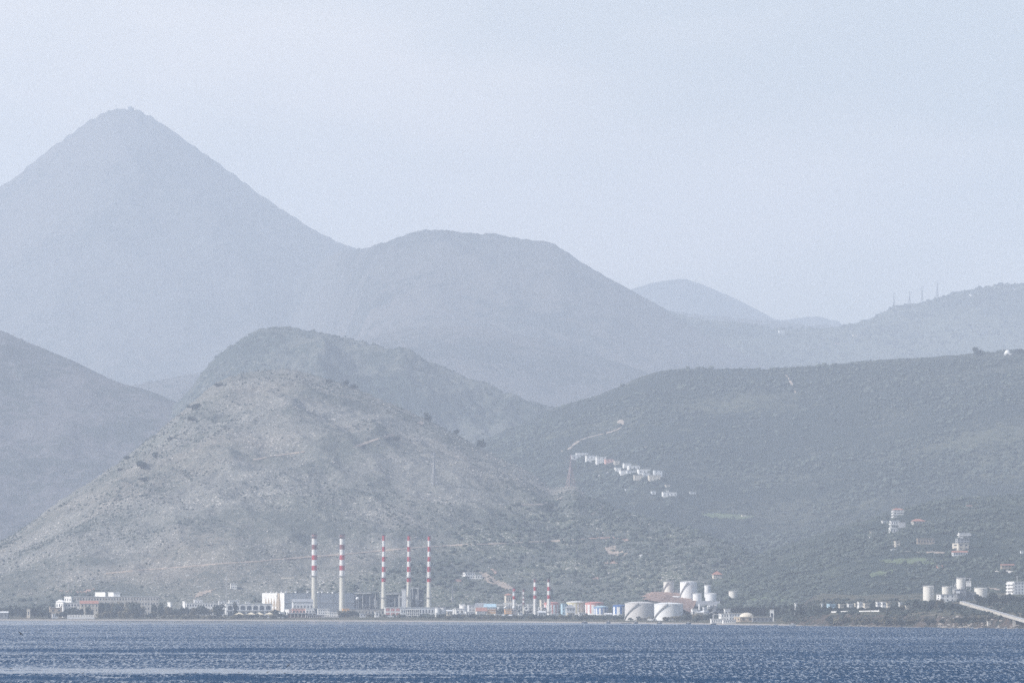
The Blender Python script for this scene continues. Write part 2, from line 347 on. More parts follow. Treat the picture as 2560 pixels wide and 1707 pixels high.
off = np.concatenate([np.linspace(-120, -10, 5), np.linspace(-6, 60, 34), np.linspace(64, 400, 60), np.linspace(420, 2600, 40)])
YY = shoreY(pc)[None, :] + off[:, None]; PP = pc[None, :] + 0 * YY
ZZ = groundz(PP, YY)
XX = (PP - W / 2) / F * YY
GRIDS['ground'] = (np.stack([XX, YY, ZZ], -1)[8:95], np.zeros(XX.shape)[8:95], pc)
plain = link("ground", grid_mesh("ground", np.stack([XX, YY, ZZ], -1)), m_plain, kind="structure")

# ------------------------------------------------------------------ sea
m_sea, nt, b = node_mat("sea_water", 0.12)
b.inputs["Base Color"].default_value = (0.002, 0.036, 0.095, 1); b.inputs["IOR"].default_value = 1.333; b.inputs["Specular IOR Level"].default_value = 0.5
N = nt.nodes.new; L = nt.links.new
g = N("ShaderNodeNewGeometry")
def wnoise(sc, detail, rough=0.6, loc=(0, 0, 0)):
    mp = N("ShaderNodeMapping"); mp.inputs["Scale"].default_value = sc; mp.inputs["Location"].default_value = loc; L(g.outputs["Position"], mp.inputs["Vector"])
    n = N("ShaderNodeTexNoise"); n.noise_dimensions = '2D'; n.inputs["Scale"].default_value = 1.0; n.inputs["Detail"].default_value = detail; n.inputs["Roughness"].default_value = rough
    L(mp.outputs[0], n.inputs["Vector"]); return n
def rng(src, a, b_, c=0.0, d=1.0):
    r = N("ShaderNodeMapRange"); r.inputs["From Min"].default_value = a; r.inputs["From Max"].default_value = b_; r.inputs["To Min"].default_value = c; r.inputs["To Max"].default_value = d
    L(src, r.inputs["Value"]); return r.outputs[0]
def mth(op, a, b_):
    n = N("ShaderNodeMath"); n.operation = op
    for k, x in enumerate((a, b_)):
        if isinstance(x, (int, float)): n.inputs[k].default_value = x
        else: L(x, n.inputs[k])
    return n.outputs[0]
groups = wnoise((1.0, 0.085, 1), 4, 0.68)           # wave groups, long in depth
lanes = wnoise((0.003, 0.016, 1), 5, 0.6)           # wind lanes and slicks
ripple = wnoise((1.7, 0.9, 1), 2, 0.6, (3, 9, 0))
tilt = rng(groups.outputs["Fac"], 0.41, 0.56, 0.02, 0.80)
tilt = mth('MULTIPLY', tilt, rng(lanes.outputs["Fac"], 0.35, 0.65, 0.35, 1.5))
calm = N("ShaderNodeAttribute"); calm.attribute_name = "calm"
sxx = N("ShaderNodeSeparateXYZ"); L(g.outputs["Position"], sxx.inputs[0])
tilt = mth('MULTIPLY', tilt, rng(sxx.outputs["X"], -220, 220, 0.65, 1.65))
tilt = mth('MULTIPLY', tilt, mth('SUBTRACT', 1.0, calm.outputs["Fac"]))
tilt = mth('ADD', tilt, rng(ripple.outputs["Fac"], 0.3, 0.7, -0.03, 0.05))
tilt = mth('MAXIMUM', tilt, 0.0)
side = rng(ripple.outputs["Color"], 0.3, 0.7, -0.08, 0.08)
cmb = N("ShaderNodeCombineXYZ"); L(side, cmb.inputs[0]); L(mth('MULTIPLY', tilt, -1.0), cmb.inputs[1])
va = N("ShaderNodeVectorMath"); va.operation = 'ADD'; L(g.outputs["Normal"], va.inputs[0]); L(cmb.outputs[0], va.inputs[1])
vn = N("ShaderNodeVectorMath"); vn.operation = 'NORMALIZE'; L(va.outputs[0], vn.inputs[0]); L(vn.outputs[0], b.inputs["Normal"])
SW = [(2088, 2.6, 1.35, -60, 160), (2120, 2.4, 0.7, -120, 70), (1497, 1.8, 0.55, -20, 70), (1432, 2.2, 0.9, 0, 130), (1412, 2.4, 1.0, -60, 120), (1975, 2.2, 0.35, -120, 60), (2030, 2.4, 0.7, 130, 60),
      (2440, 3.0, 0.6, 120, 120), (2700, 3.0, 0.6, -150, 90), (1860, 2.2, 0.35, 40, 60), (1560, 1.8, 0.3, 90, 50), (1640, 2.0, 0.35, 120, 60), (3050, 3.5, 0.7, 60, 200)]
yr = [420.0]
while yr[-1] < 4900:
    y_ = yr[-1]; dn = min(abs(y_ - q[0]) - 3.2 * q[1] for q in SW)
    yr.append(y_ + (0.8 if dn < 0 else (min(y_ * 0.0013, 0.8 + dn * 0.3) if y_ > 1370 else y_ * 0.02)))
yr = np.array(yr); pxs = np.linspace(-80, 2640, 1150)
XW = (pxs[None, :] - W / 2) / F * yr[:, None]; YW = yr[:, None] - 0.2 * XW; SY = yr[:, None] + 0 * XW
amp = 0.50 * (0.55 + 0.9 * vnoise(XW / 300, YW / 160, 7))
chop = fbm(XW / 5.5, YW / 13.0, 4, 3, 0.6)
ZW = amp * chop
for (y0, wd, a, cx, sx_) in SW:
    bend = 5 * fbm(XW / 120, XW * 0 + y0, 3, 4)
    ZW += a * np.exp(-((SY - y0 - np.clip(bend, -2.2 * wd, 2.2 * wd)) / wd) ** 2) * (0.15 + 0.85 * np.exp(-((XW - cx) / sx_) ** 2)) * (0.6 + 0.8 * vnoise(XW / 25, YW / 300, 11))
CALM = np.clip(0.9 * np.exp(-((SY - 1555) / 32) ** 2) * sstep(120, -60, XW) + 0.85 * np.exp(-((SY - 1463) / 13) ** 2) * sstep(90, -90, XW) + 0.6 * np.exp(-((SY - 1620) / 50) ** 2) * sstep(20, -120, XW)
               + 0.75 * sstep(3700, 4050, YW) + 0.25 * sstep(0.45, 0.7, vnoise(XW / 260, SY / 60, 23)) + 0.25 * sstep(0.5, 0.7, vnoise(XW / 200, SY / 22, 29)), 0, 0.93)
ZW *= np.clip((4420 - YW) / 500, 0.12, 1)
P = np.stack([XW, YW, ZW], -1)
# wide quiet margins belonging to the same sheet
L0 = P[:, :1].copy(); L0[..., 0] -= 6000; L0[..., 2] = -0.5; R0 = P[:, -1:].copy(); R0[..., 0] += 6000; R0[..., 2] = -0.5
P = np.concatenate([L0, P, R0], 1)
near = P[:1].copy(); near[..., 1] = -2500
P = np.concatenate([near, P], 0)
sea_me = grid_mesh("sea", P)
cl = np.zeros(P.shape[:2]); cl[1:, 1:-1] = CALM; ca = sea_me.attributes.new("calm", 'FLOAT', 'POINT'); ca.data.foreach_set("value", cl.reshape(-1).astype(np.float32))
sea = link("sea", sea_me, m_sea, kind="structure")
# ------------------------------------------------------------------ vegetation
rng_ = random.Random(7); nrg = np.random.RandomState(5)
def leaf_mat(name, c1, c2, rough=0.85):
    m, nt, b = node_mat(name, rough); b.inputs["Specular IOR Level"].default_value = 0.1
    N = nt.nodes.new; L = nt.links.new
    oi = N("ShaderNodeObjectInfo"); g = N("ShaderNodeNewGeometry")
    n = N("ShaderNodeTexNoise"); n.inputs["Scale"].default_value = 0.8; n.inputs["Detail"].default_value = 3; L(g.outputs["Position"], n.inputs["Vector"])
    ad = N("ShaderNodeMath"); ad.operation = 'MULTIPLY_ADD'; ad.inputs[1].default_value = 0.6; L(oi.outputs["Random"], ad.inputs[0]); L(n.outputs["Fac"], ad.inputs[2])
    r = N("ShaderNodeMapRange"); r.inputs["From Min"].default_value = 0.4; r.inputs["From Max"].default_value = 1.2; L(ad.outputs[0], r.inputs["Value"])
    mx = N("ShaderNodeMix"); mx.data_type = 'RGBA'; mx.inputs["A"].default_value = (*c1, 1); mx.inputs["B"].default_value = (*c2, 1)
    L(r.outputs[0], mx.inputs["Factor"]); L(mx.outputs["Result"], b.inputs["Base Color"])
    return m
m_leaf = leaf_mat("olive_leaves", (0.036, 0.047, 0.040), (0.108, 0.125, 0.105))
m_leaf_dark = leaf_mat("dark_leaves", (0.02, 0.028, 0.026), (0.056, 0.067, 0.056))
m_leaf_dry = leaf_mat("dry_tamarisk", (0.09, 0.08, 0.055), (0.2, 0.18, 0.12))
m_bark = paint("bark", (0.12, 0.10, 0.08), 0.9, 0.2, 2.0)

m_rubble = paint("limestone_rubble", (0.42, 0.40, 0.37), 0.9, 0.2, 0.6)

def lump_mesh(name, seed, sub=2, flat=0.75):
    """small knobbly crown for far scrub"""
    bm = bmesh.new(); bmesh.ops.create_icosphere(bm, subdivisions=sub, radius=0.5)
    r = random.Random(seed); cs = [Vector((r.uniform(-1, 1), r.uniform(-1, 1), r.uniform(-0.4, 1))).normalized() for _ in range(7)]
    for v in bm.verts:
        n = v.co.normalized(); k = 0.72 + 0.34 * max(max(0, n.dot(c)) ** 5 for c in cs) + r.uniform(-0.07, 0.07)
        v.co = Vector((v.co.x * k, v.co.y * k, v.co.z * k * flat + 0.22))
    me = bpy.data.meshes.new(name); bm.to_mesh(me); bm.free(); return me

def scatter(name, gridname, n, smin, smax, mat, label, cat, dens, seed=0, zoff=0.0):
    """ground cover nobody could count: one object, crowns placed on the hill's own surface"""
    P, lush, px = GRIDS[gridname]; rows, cols = P.shape[:2]; rs = np.random.RandomState(seed)
    pts = []; sz = []
    got = 0; m = 0
    while got < n and m < 60:
        m += 1; k = 40000
        u = rs.uniform(0, cols - 1.001, k); v = rs.uniform(0, 1, k) ** 1.0 * (rows - 1.001)
        iu = u.astype(int); iv = v.astype(int); fu = (u - iu)[:, None]; fv = (v - iv)[:, None]
        p = (P[iv, iu] * (1 - fu) + P[iv, iu + 1] * fu) * (1 - fv) + (P[iv + 1, iu] * (1 - fu) + P[iv + 1, iu + 1] * fu) * fv
        q, qy = pxof(p[:, 0], p[:, 1], p[:, 2])
        pr = dens(q, qy, lush[iv, iu], p)
        keep = (q > -60) & (q < 2620) & (rs.uniform(0, 1, k) < pr)
        p = p[keep]; pts.append(p); sz.append(rs.uniform(0, 1, len(p)) ** 2.4 * (smax - smin) + smin); got += len(p)
    pts = np.concatenate(pts)[:n]; sz = np.concatenate(sz)[:n]
    pts[:, 2] += zoff * sz
    me = bpy.data.meshes.new(name); me.vertices.add(len(pts)); me.vertices.foreach_set("co", pts.reshape(-1).astype(np.float32))
    a = me.attributes.new("size", 'FLOAT', 'POINT'); a.data.foreach_set("value", sz.astype(np.float32)); me.update()
    o = link(name, me, kind="stuff"); tag(o, label, cat)
    ng = bpy.data.node_groups.new(name, 'GeometryNodeTree')
    ng.interface.new_socket("Geometry", in_out='INPUT', socket_type='NodeSocketGeometry'); ng.interface.new_socket("Geometry", in_out='OUTPUT', socket_type='NodeSocketGeometry')
    N = ng.nodes.new; L = ng.links.new
    gi = N("NodeGroupInput"); go = N("NodeGroupOutput"); iop = N("GeometryNodeInstanceOnPoints"); ji = N("GeometryNodeJoinGeometry")
    for k in range(4):
        src = bpy.data.objects.new(name + "_source", lump_mesh(name + "_source", seed * 10 + k)); src.data.materials.append(mat or m_rubble)
        oi = N("GeometryNodeObjectInfo"); oi.inputs["Object"].default_value = src; oi.inputs["As Instance"].default_value = True
        L(oi.outputs["Geometry"], ji.inputs[0])
    L(gi.outputs[0], iop.inputs["Points"]); L(ji.outputs[0], iop.inputs["Instance"]); iop.inputs["Pick Instance"].default_value = True
    na = N("GeometryNodeInputNamedAttribute"); na.data_type = 'FLOAT'; na.inputs["Name"].default_value = "size"
    rv = N("FunctionNodeRandomValue"); rv.data_type = 'FLOAT_VECTOR'; rv.inputs["Min"].default_value = (0.8, 0.8, 0.6); rv.inputs["Max"].default_value = (1.25, 1.25, 1.1)
    vm = N("ShaderNodeVectorMath"); vm.operation = 'SCALE'; L(rv.outputs["Value"], vm.inputs[0]); L(na.outputs["Attribute"], vm.inputs["Scale"])
    L(vm.outputs[0], iop.inputs["Scale"])
    rr = N("FunctionNodeRandomValue"); rr.data_type = 'FLOAT_VECTOR'; rr.inputs["Max"].default_value = (0.2, 0.2, 6.28); rr.inputs["Seed"].default_value = 3
    L(rr.outputs["Value"], iop.inputs["Rotation"])
    L(iop.outputs[0], go.inputs[0])
    o.modifiers.new("scatter", 'NODES').node_group = ng
    return o

pn = lambda p, s, sd: fbm(p[:, 0] / s, p[:, 1] / s, 3, sd)
scatter("scrub", "near_hill", 9000, 0.7, 2.8, m_leaf, "dark low bushes dotted over the dry rocky hill", "scrub",
        lambda x, y, l, p: (1 - l) * (sstep(0.0, 0.4, pn(p, 70, 5)) * 0.8 + 0.25 * sstep(-.1, .3, pn(p, 14, 6))) + 0.02, 1)
scatter("olive_grove", "near_hill", 6500, 2.2, 6.2, m_leaf, "blue-green olive trees and brush on the lower slope behind the tank farm", "trees",
        lambda x, y, l, p: sstep(0.3, 0.75, l) * (0.35 + 0.65 * sstep(-0.3, 0.2, pn(p, 40, 8))), 2)
scatter("terraced_grove", "olive_hill", 6000, 2.4, 6.0, m_leaf, "rows of olive trees on the green terraced slope below the right-hand villas", "trees",
        lambda x, y, l, p: 0.1 + 0.9 * sstep(-0.1, 0.2, pn(p, 55, 18)), 3)
scatter("valley_wood", "wooded_hill", 13000, 2.2, 8.0, m_leaf, "dark woodland covering the long dark hill and its valley", "trees",
        lambda x, y, l, p: (0.05 + 0.95 * sstep(-0.1, 0.3, pn(p, 90, 28))) * (0.5 + 0.5 * sstep(1000, 1150, y)), 4)
scatter("ridge_wood", "green_ridge", 3500, 4, 12.0, m_leaf_dark, "scattered trees on the pale green ridge under the four pylons", "trees",
        lambda x, y, l, p: 0.1 + 0.9 * sstep(-0.1, 0.35, pn(p, 110, 38)), 5)
scatter("hill_brush", "rocky_hill", 3500, 2.0, 6.0, m_leaf_dark, "brush on the steep rocky hill behind the dry one", "scrub",
        lambda x, y, l, p: 0.1 + 0.9 * sstep(-0.1, 0.35, pn(p, 70, 48)), 6)
scatter("foothill_brush", "foothills", 1500, 3.0, 7.0, m_leaf_dark, "thin brush on the pale foothills at the mountain's foot", "scrub",
        lambda x, y, l, p: 0.1 + 0.9 * sstep(-0.1, 0.35, pn(p, 90, 58)), 7)
scatter("shore_scrub", "ground", 5200, 0.8, 4.0, m_leaf_dark, "low scrub and weeds over the coastal flat behind the beach", "scrub",
        lambda x, y, l, p: sstep(2.0, 3.0, p[:, 2]) * (0.1 + 0.9 * sstep(-0.15, 0.25, pn(p, 30, 68))), 8)
scatter("limestone_rubble", "near_hill", 6500, 0.5, 2.2, None, "pale limestone blocks strewn over the dry hillside", "rocks",
        lambda x, y, l, p: (1 - 0.8 * l) * (0.03 + 0.5 * sstep(0.15, 0.45, pn(p, 45, 88)) + 0.6 * np.exp(-((x - 1050) / 60) ** 2 - ((y - 1212) / 9) ** 2) + 0.7 * np.exp(-((x - 1424) / 30) ** 2 - ((y - 1216) / 5) ** 2)), 9)
# ------------------------------------------------------------------ building kit
class MB:
    def __init__(s): s.v = []; s.f = []; s.m = []
    def add(s, vs, fs, mi=0):
        k = len(s.v); s.v += [tuple(p) for p in vs]; s.f += [tuple(i + k for i in f) for f in fs]; s.m += [mi] * len(fs); return s
    def box(s, x0, x1, y0, y1, z0, z1, mi=0):
        return s.add([(x0,y0,z0),(x1,y0,z0),(x1,y1,z0),(x0,y1,z0),(x0,y0,z1),(x1,y0,z1),(x1,y1,z1),(x0,y1,z1)],
                     [(0,3,2,1),(4,5,6,7),(0,1,5,4),(1,2,6,5),(2,3,7,6),(3,0,4,7)], mi)
    def bar(s, a, b, w, mi=0):
        a = Vector(a); b = Vector(b); d = (b - a).normalized()
        u = d.cross(Vector((0, 0, 1)) if abs(d.z) < 0.9 else Vector((1, 0, 0))).normalized() * w / 2; t = d.cross(u).normalized() * w / 2
        return s.add([a-u-t, a+u-t, a+u+t, a-u+t, b-u-t, b+u-t, b+u+t, b-u+t], [(0,3,2,1),(4,5,6,7),(0,1,5,4),(1,2,6,5),(2,3,7,6),(3,0,4,7)], mi)
    def lathe(s, prof, n=28, cx=0, cy=0, mats=None, colmat=None):
        """prof: [(r,z)...]; mats: material per ring; colmat(i, ring) -> material per facet"""
        k = len(s.v)
        for r, z in prof:
            for i in range(n):
                a = 2 * math.pi * i / n; s.v.append((cx + r * math.cos(a), cy + r * math.sin(a), z))
        for j in range(len(prof) - 1):
            for i in range(n):
                i2 = (i + 1) % n
                s.f.append((k + j*n + i, k + j*n + i2, k + (j+1)*n + i2, k + (j+1)*n + i))
                s.m.append(colmat(i, j) if colmat else (mats[j] if mats else 0))
        return s
    def build(s, name, mats, parent=None, smooth=False):
        me = bpy.data.meshes.new(name); me.from_pydata(s.v, [], s.f)
        for m in (mats if isinstance(mats, (list, tuple)) else [mats]): me.materials.append(m)
        me.polygons.foreach_set("material_index", s.m)
        if smooth: me.polygons.foreach_set("use_smooth", [True] * len(s.f))
        me.update(); return link(name, me, parent=parent)

def empty(name, loc, rz=0.0):
    o = bpy.data.objects.new(name, None); COL.objects.link(o); o.location = loc; o.rotation_euler = (0, 0, rz); o.empty_display_size = 2; return o

def copy_tree(o, parent=None):
    c = o.copy(); COL.objects.link(c)
    if parent is not None: c.parent = parent
    for ch in list(o.children): copy_tree(ch, c)
    return c

P_ = paint
M = dict(
    white=P_("white_render", (0.82, 0.81, 0.78), 0.8, 0.06, 0.4), cream=P_("cream_render", (0.66, 0.60, 0.50), 0.85, 0.08, 0.4), grey=P_("grey_render", (0.42, 0.42, 0.42), 0.85, 0.1, 0.3),
    pale=P_("pale_grey_render", (0.68, 0.69, 0.70), 0.85, 0.06, 0.3), beige=P_("beige_stone", (0.46, 0.38, 0.29), 0.9, 0.15, 0.5), pink=P_("salmon_render", (0.66, 0.40, 0.34), 0.85, 0.1, 0.4),
    orange=P_("orange_render", (0.72, 0.42, 0.2), 0.85, 0.1, 0.5), redroof=P_("terracotta_tiles", (0.42, 0.215, 0.165), 0.9, 0.15, 1.2), greyroof=P_("fibre_cement_roof", (0.33, 0.34, 0.36), 0.9, 0.12, 0.5),
    conc=P_("concrete", (0.50, 0.47, 0.42), 0.9, 0.1, 0.35, streak=True), dconc=P_("dark_concrete", (0.24, 0.25, 0.27), 0.9, 0.1, 0.3, streak=True), steel=P_("dark_steelwork", (0.07, 0.08, 0.10), 0.7, 0.2, 0.6, 0.4),
    pipe=P_("white_pipework", (0.7, 0.7, 0.68), 0.6, 0.08, 0.8), glass=P_("dark_window", (0.06, 0.07, 0.09), 0.3, 0.15, 1.0, 0.5), tank=P_("tank_paint", (0.76, 0.73, 0.66), 0.6, 0.05, 0.25, streak=True),
    tankw=P_("white_tank_paint", (0.80, 0.80, 0.79), 0.6, 0.04, 0.2, streak=True), rust=P_("rusty_tank_paint", (0.58, 0.56, 0.54), 0.8, 0.1, 0.12, stain=(0.30, 0.18, 0.14)),
    red=P_("red_paint", (0.46, 0.05, 0.06), 0.7, 0.12, 0.5, streak=True), redold=P_("sooty_red_paint", (0.24, 0.09, 0.09), 0.85, 0.2, 0.4), soot=P_("soot", (0.10, 0.09, 0.10), 0.95, 0.2, 0.5),
    cwhite=P_("chimney_white", (0.82, 0.80, 0.76), 0.75, 0.07, 0.35, streak=True), cconc=P_("chimney_concrete", (0.70, 0.67, 0.58), 0.85, 0.08, 0.3, streak=True),
    blue=P_("blue_paint", (0.07, 0.17, 0.42), 0.7, 0.1, 0.5), yellow=P_("yellow_paint", (0.62, 0.56, 0.36), 0.75, 0.08, 0.5), coral=P_("coral_paint", (0.60, 0.26, 0.23), 0.75, 0.1, 0.5),
    lblue=P_("light_blue_render", (0.45, 0.62, 0.72), 0.8, 0.08, 0.5), wood=P_("brown_wood", (0.17, 0.11, 0.09), 0.85, 0.2, 1.0), canvas=P_("cream_canvas", (0.72, 0.64, 0.48), 0.85, 0.08, 1.0),
    galv=P_("galvanised_steel", (0.42, 0.42, 0.42), 0.55, 0.1, 1.0, 0.4), pylon=P_("red_white_lattice_paint", (0.42, 0.32, 0.31), 0.6, 0.1, 1.0, 0.4), rock=P_("pale_limestone", (0.36, 0.32, 0.28), 0.9, 0.22, 0.7),
    earth=P_("red_earth", (0.34, 0.235, 0.19), 0.95, 0.2, 0.18), track=P_("dirt_track", (0.36, 0.30, 0.25), 0.95, 0.12, 0.15), asphalt=P_("pale_asphalt", (0.5, 0.48, 0.45), 0.9, 0.1, 0.2),
    field=P_("green_field", (0.12, 0.15, 0.085), 0.95, 0.2, 0.06), boat=P_("grey_boat_hull", (0.22, 0.24, 0.28), 0.5, 0.15, 1.0, 0.4), bird=P_("black_feathers", (0.015, 0.015, 0.02), 0.8, 0.2, 5.0),
    tyre=P_("tyre_rubber", (0.03, 0.03, 0.03), 0.9, 0.1, 3.0), skin=P_("weathered_rust_red", (0.27, 0.15, 0.13), 0.8, 0.15, 1.0))

CUBE = {}
def cube_part(name, mat, parent, x0, x1, y0, y1, z0, z1):
    """a boxy part sharing one cube mesh"""
    if mat not in CUBE:
        CUBE[mat] = MB().box(-.5, .5, -.5, .5, -.5, .5).build(name, M[mat]); me = CUBE[mat].data; bpy.data.objects.remove(CUBE[mat]); CUBE[mat] = me
    o = link(name, CUBE[mat], parent=parent)
    o.location = ((x0 + x1) / 2, (y0 + y1) / 2, (z0 + z1) / 2); o.scale = (x1 - x0, y1 - y0, z1 - z0); return o

def spot(x, yb, hill=None, Y=None):
    """world ground point for pixel (x, yb)"""
    if hill:
        for q in range(0, 60, 3):
            h = drop_px(x, yb + q, None if hill is True else hill)
            if h is not None and h[0] is not None: return h[0].x, h[0].y, h[0].z
        print("NO HIT", x, yb, hill)
    if Y is None: Y = base_depth(x, yb)
    z = float(groundz(np.array([float(x)]), np.array([Y]))[0])
    return (x - W / 2) / F * (Y * CP + (z - CAMZ) * SP), Y, z

def zat(py, Y): return float(at(0.0, py, Y)[2])

def windows(root, mat, rows, cols, L, z0, z1, face, wf=0.45, hf=0.5, name="window"):
    fh = (z1 - z0) / rows
    for r in range(rows):
        for c in range(cols):
            cw = L / cols; a = cw * (c + 0.5 - wf / 2); b = cw * (c + 0.5 + wf / 2); p = z0 + fh * (r + 0.5 - hf / 2 + 0.05); q = p + fh * hf
            if face == 'f': cube_part(name, mat, root, a, b, -0.06, 0.25, p, q)
            else: cube_part(name, mat, root, -0.06, 0.25, a, b, p, q)

def building(name, label, cat, x0, xc, x1, yt, yb, mat="white", roof="flat", win=(1, 3), winL=None, th=0.35, depth=10, hill=None, Y=None, group=None,
             rmat=None, wmat="glass", rise=None, balcony=0, wf=0.34, hf=0.4, ped=2.5, zbase=None):
    x, Yb, z = spot(xc, yb, hill, Y); k = Yb / F
    if xc - x0 < 0.5: th = 0.0
    if name != 'turbine_hall': th *= 0.4
    if zbase is not None: z = zbase
    L2 = (x1 - xc) * k / math.cos(th); L1 = (xc - x0) * k / math.sin(th) if th else depth
    L1 = min(L1, 72 if name == 'turbine_hall' else 40)
    h = zat(yt, Yb) - z
    root = empty(name, (x, Yb, z), th); tag(root, label, cat, group)
    wallm = MB().box(0, L2, 0, L1, -ped, h - (0.3 if roof == "flat" else 0))
    wallm.build("wall", M[mat], root)
    if roof == "flat":
        MB().box(-0.25, L2 + 0.25, -0.25, L1 + 0.25, h - 0.3, h).build("roof", M[rmat or mat], root)
    elif roof == "hip":
        r = rise or min(L1, L2) * 0.28; o = 0.6; m = min(L1, L2) / 2
        vs = [(-o, -o, h), (L2 + o, -o, h), (L2 + o, L1 + o, h), (-o, L1 + o, h)]
        if L2 > L1: vs += [(m, L1 / 2, h + r), (L2 - m, L1 / 2, h + r)]; fs = [(0, 1, 5, 4), (1, 2, 5), (2, 3, 4, 5), (3, 0, 4), (3, 2, 1, 0)]
        else: vs += [(L2 / 2, m, h + r), (L2 / 2, L1 - m, h + r)]; fs = [(0, 1, 4), (1, 2, 5, 4), (2, 3, 5), (3, 0, 4, 5), (3, 2, 1, 0)]
        MB().add(vs, fs).build("roof", M[rmat or "redroof"], root)
    elif roof == "gable":
        r = rise or L1 * 0.25; o = 0.4
        MB().add([(-o, -o, h), (L2 + o, -o, h), (L2 + o, L1 + o, h), (-o, L1 + o, h), (-o, L1 / 2, h + r), (L2 + o, L1 / 2, h + r)],
                 [(0, 1, 5, 4), (2, 3, 4, 5), (0, 4, 3), (1, 2, 5), (3, 2, 1, 0)]).build("roof", M[rmat or "redroof"], root)
    top = h - (0.5 if roof == "flat" else 0)
    if win: windows(root, wmat, win[0], win[1], L2, 0.2, top, 'f', wf, hf)
    if winL and th: windows(root, wmat, winL[0], winL[1], L1, 0.2, top, 's', wf, hf)
    if balcony:
        fh = top / balcony
        for j in range(balcony):
            b = MB().box(-0.9, L2 + 0.3, -1.3, -0.05, 0.1 + fh * j, 0.3 + fh * j).box(-0.9, L2 + 0.3, -1.3, -1.2, 0.3 + fh * j, 1.15 + fh * j).box(-0.9, -0.8, -1.3, 0.1 + min(L1, 5), 0.3 + fh * j, 1.15 + fh * j)
            b.build("balcony", M[rmat if rmat in ("white", "cream") else mat], root)
    root["dims"] = (L2, L1, h)
    return root

def tank(label, x0, x1, yt, yb, mat="tank", hill=None, Y=None, rim=None, stripes=None, stair=True, roofrise=0.12, group=None, rail=True, name="storage_tank", zbase=None, rmat=None, stairdir=1, cat="tank"):
    cx = (x0 + x1) / 2; x, Yb, z = spot(cx, yb, hill, Y); 
    if zbase is not None: z = zbase
    k = Yb / F; R = (x1 - x0) / 2 * k; Yc = Yb + R; h = zat(yt, Yb) - z
    x = x * Yc / Yb
    root = empty(name, (x, Yc, z)); tag(root, label, cat, group)
    n = 96 if stripes else 48
    if stripes:
        smat, num = stripes; per = n // num
        MB().lathe([(R, -2.5), (R, h * 0.12), (R, h * 0.84), (R, h)], n, colmat=lambda i, j: 1 if (j == 2 or (j == 1 and (i % per) < per * 0.34)) else 0).build("shell", [M[mat], M[smat]], root)
    else:
        MB().lathe([(R, -2.5), (R, h)], n).build("shell", M[mat], root, True)
    MB().lathe([(R + 0.12, h - 0.25), (R + 0.12, h + 0.02), (R * 0.5, h + R * roofrise * 0.8), (0.01, h + R * roofrise)], n).build("roof", M[rmat or mat], root)
    if rail:
        b = MB()
        m = 24
        for i in range(m):
            a0 = 2 * math.pi * i / m; a1 = 2 * math.pi * (i + 1) / m
            p = lambda a, zz: ((R + 0.05) * math.cos(a), (R + 0.05) * math.sin(a), zz)
            b.bar(p(a0, h + 1.0), p(a1, h + 1.0), 0.12); b.bar(p(a0, h), p(a0, h + 1.05), 0.12)
        b.build("railing", M["galv"], root)
    if stair:
        b = MB(); steps = 26; a_s = math.radians(-168 if stairdir > 0 else -12); a_e = math.radians(-95 if stairdir > 0 else -85)
        for i in range(steps):
            t0 = i / steps; t1 = (i + 1) / steps; q = []
            for t in (t0, t1):
                a = a_s + (a_e - a_s) * t; q.append((math.cos(a), math.sin(a), h * t))
            (c0, s0, z0), (c1, s1, z1) = q; ri, ro = R + 0.02, R + 0.9
            b.add([(ri*c0, ri*s0, z0), (ro*c0, ro*s0, z0), (ro*c1, ro*s1, z1), (ri*c1, ri*s1, z1), (ri*c0, ri*s0, z0+.9), (ro*c0, ro*s0, z0+.9), (ro*c1, ro*s1, z1+.9), (ri*c1, ri*s1, z1+.9)],
                  [(0, 3, 2, 1), (1, 2, 6, 5)])
        b.build("staircase", M["galv"], root)
    return root

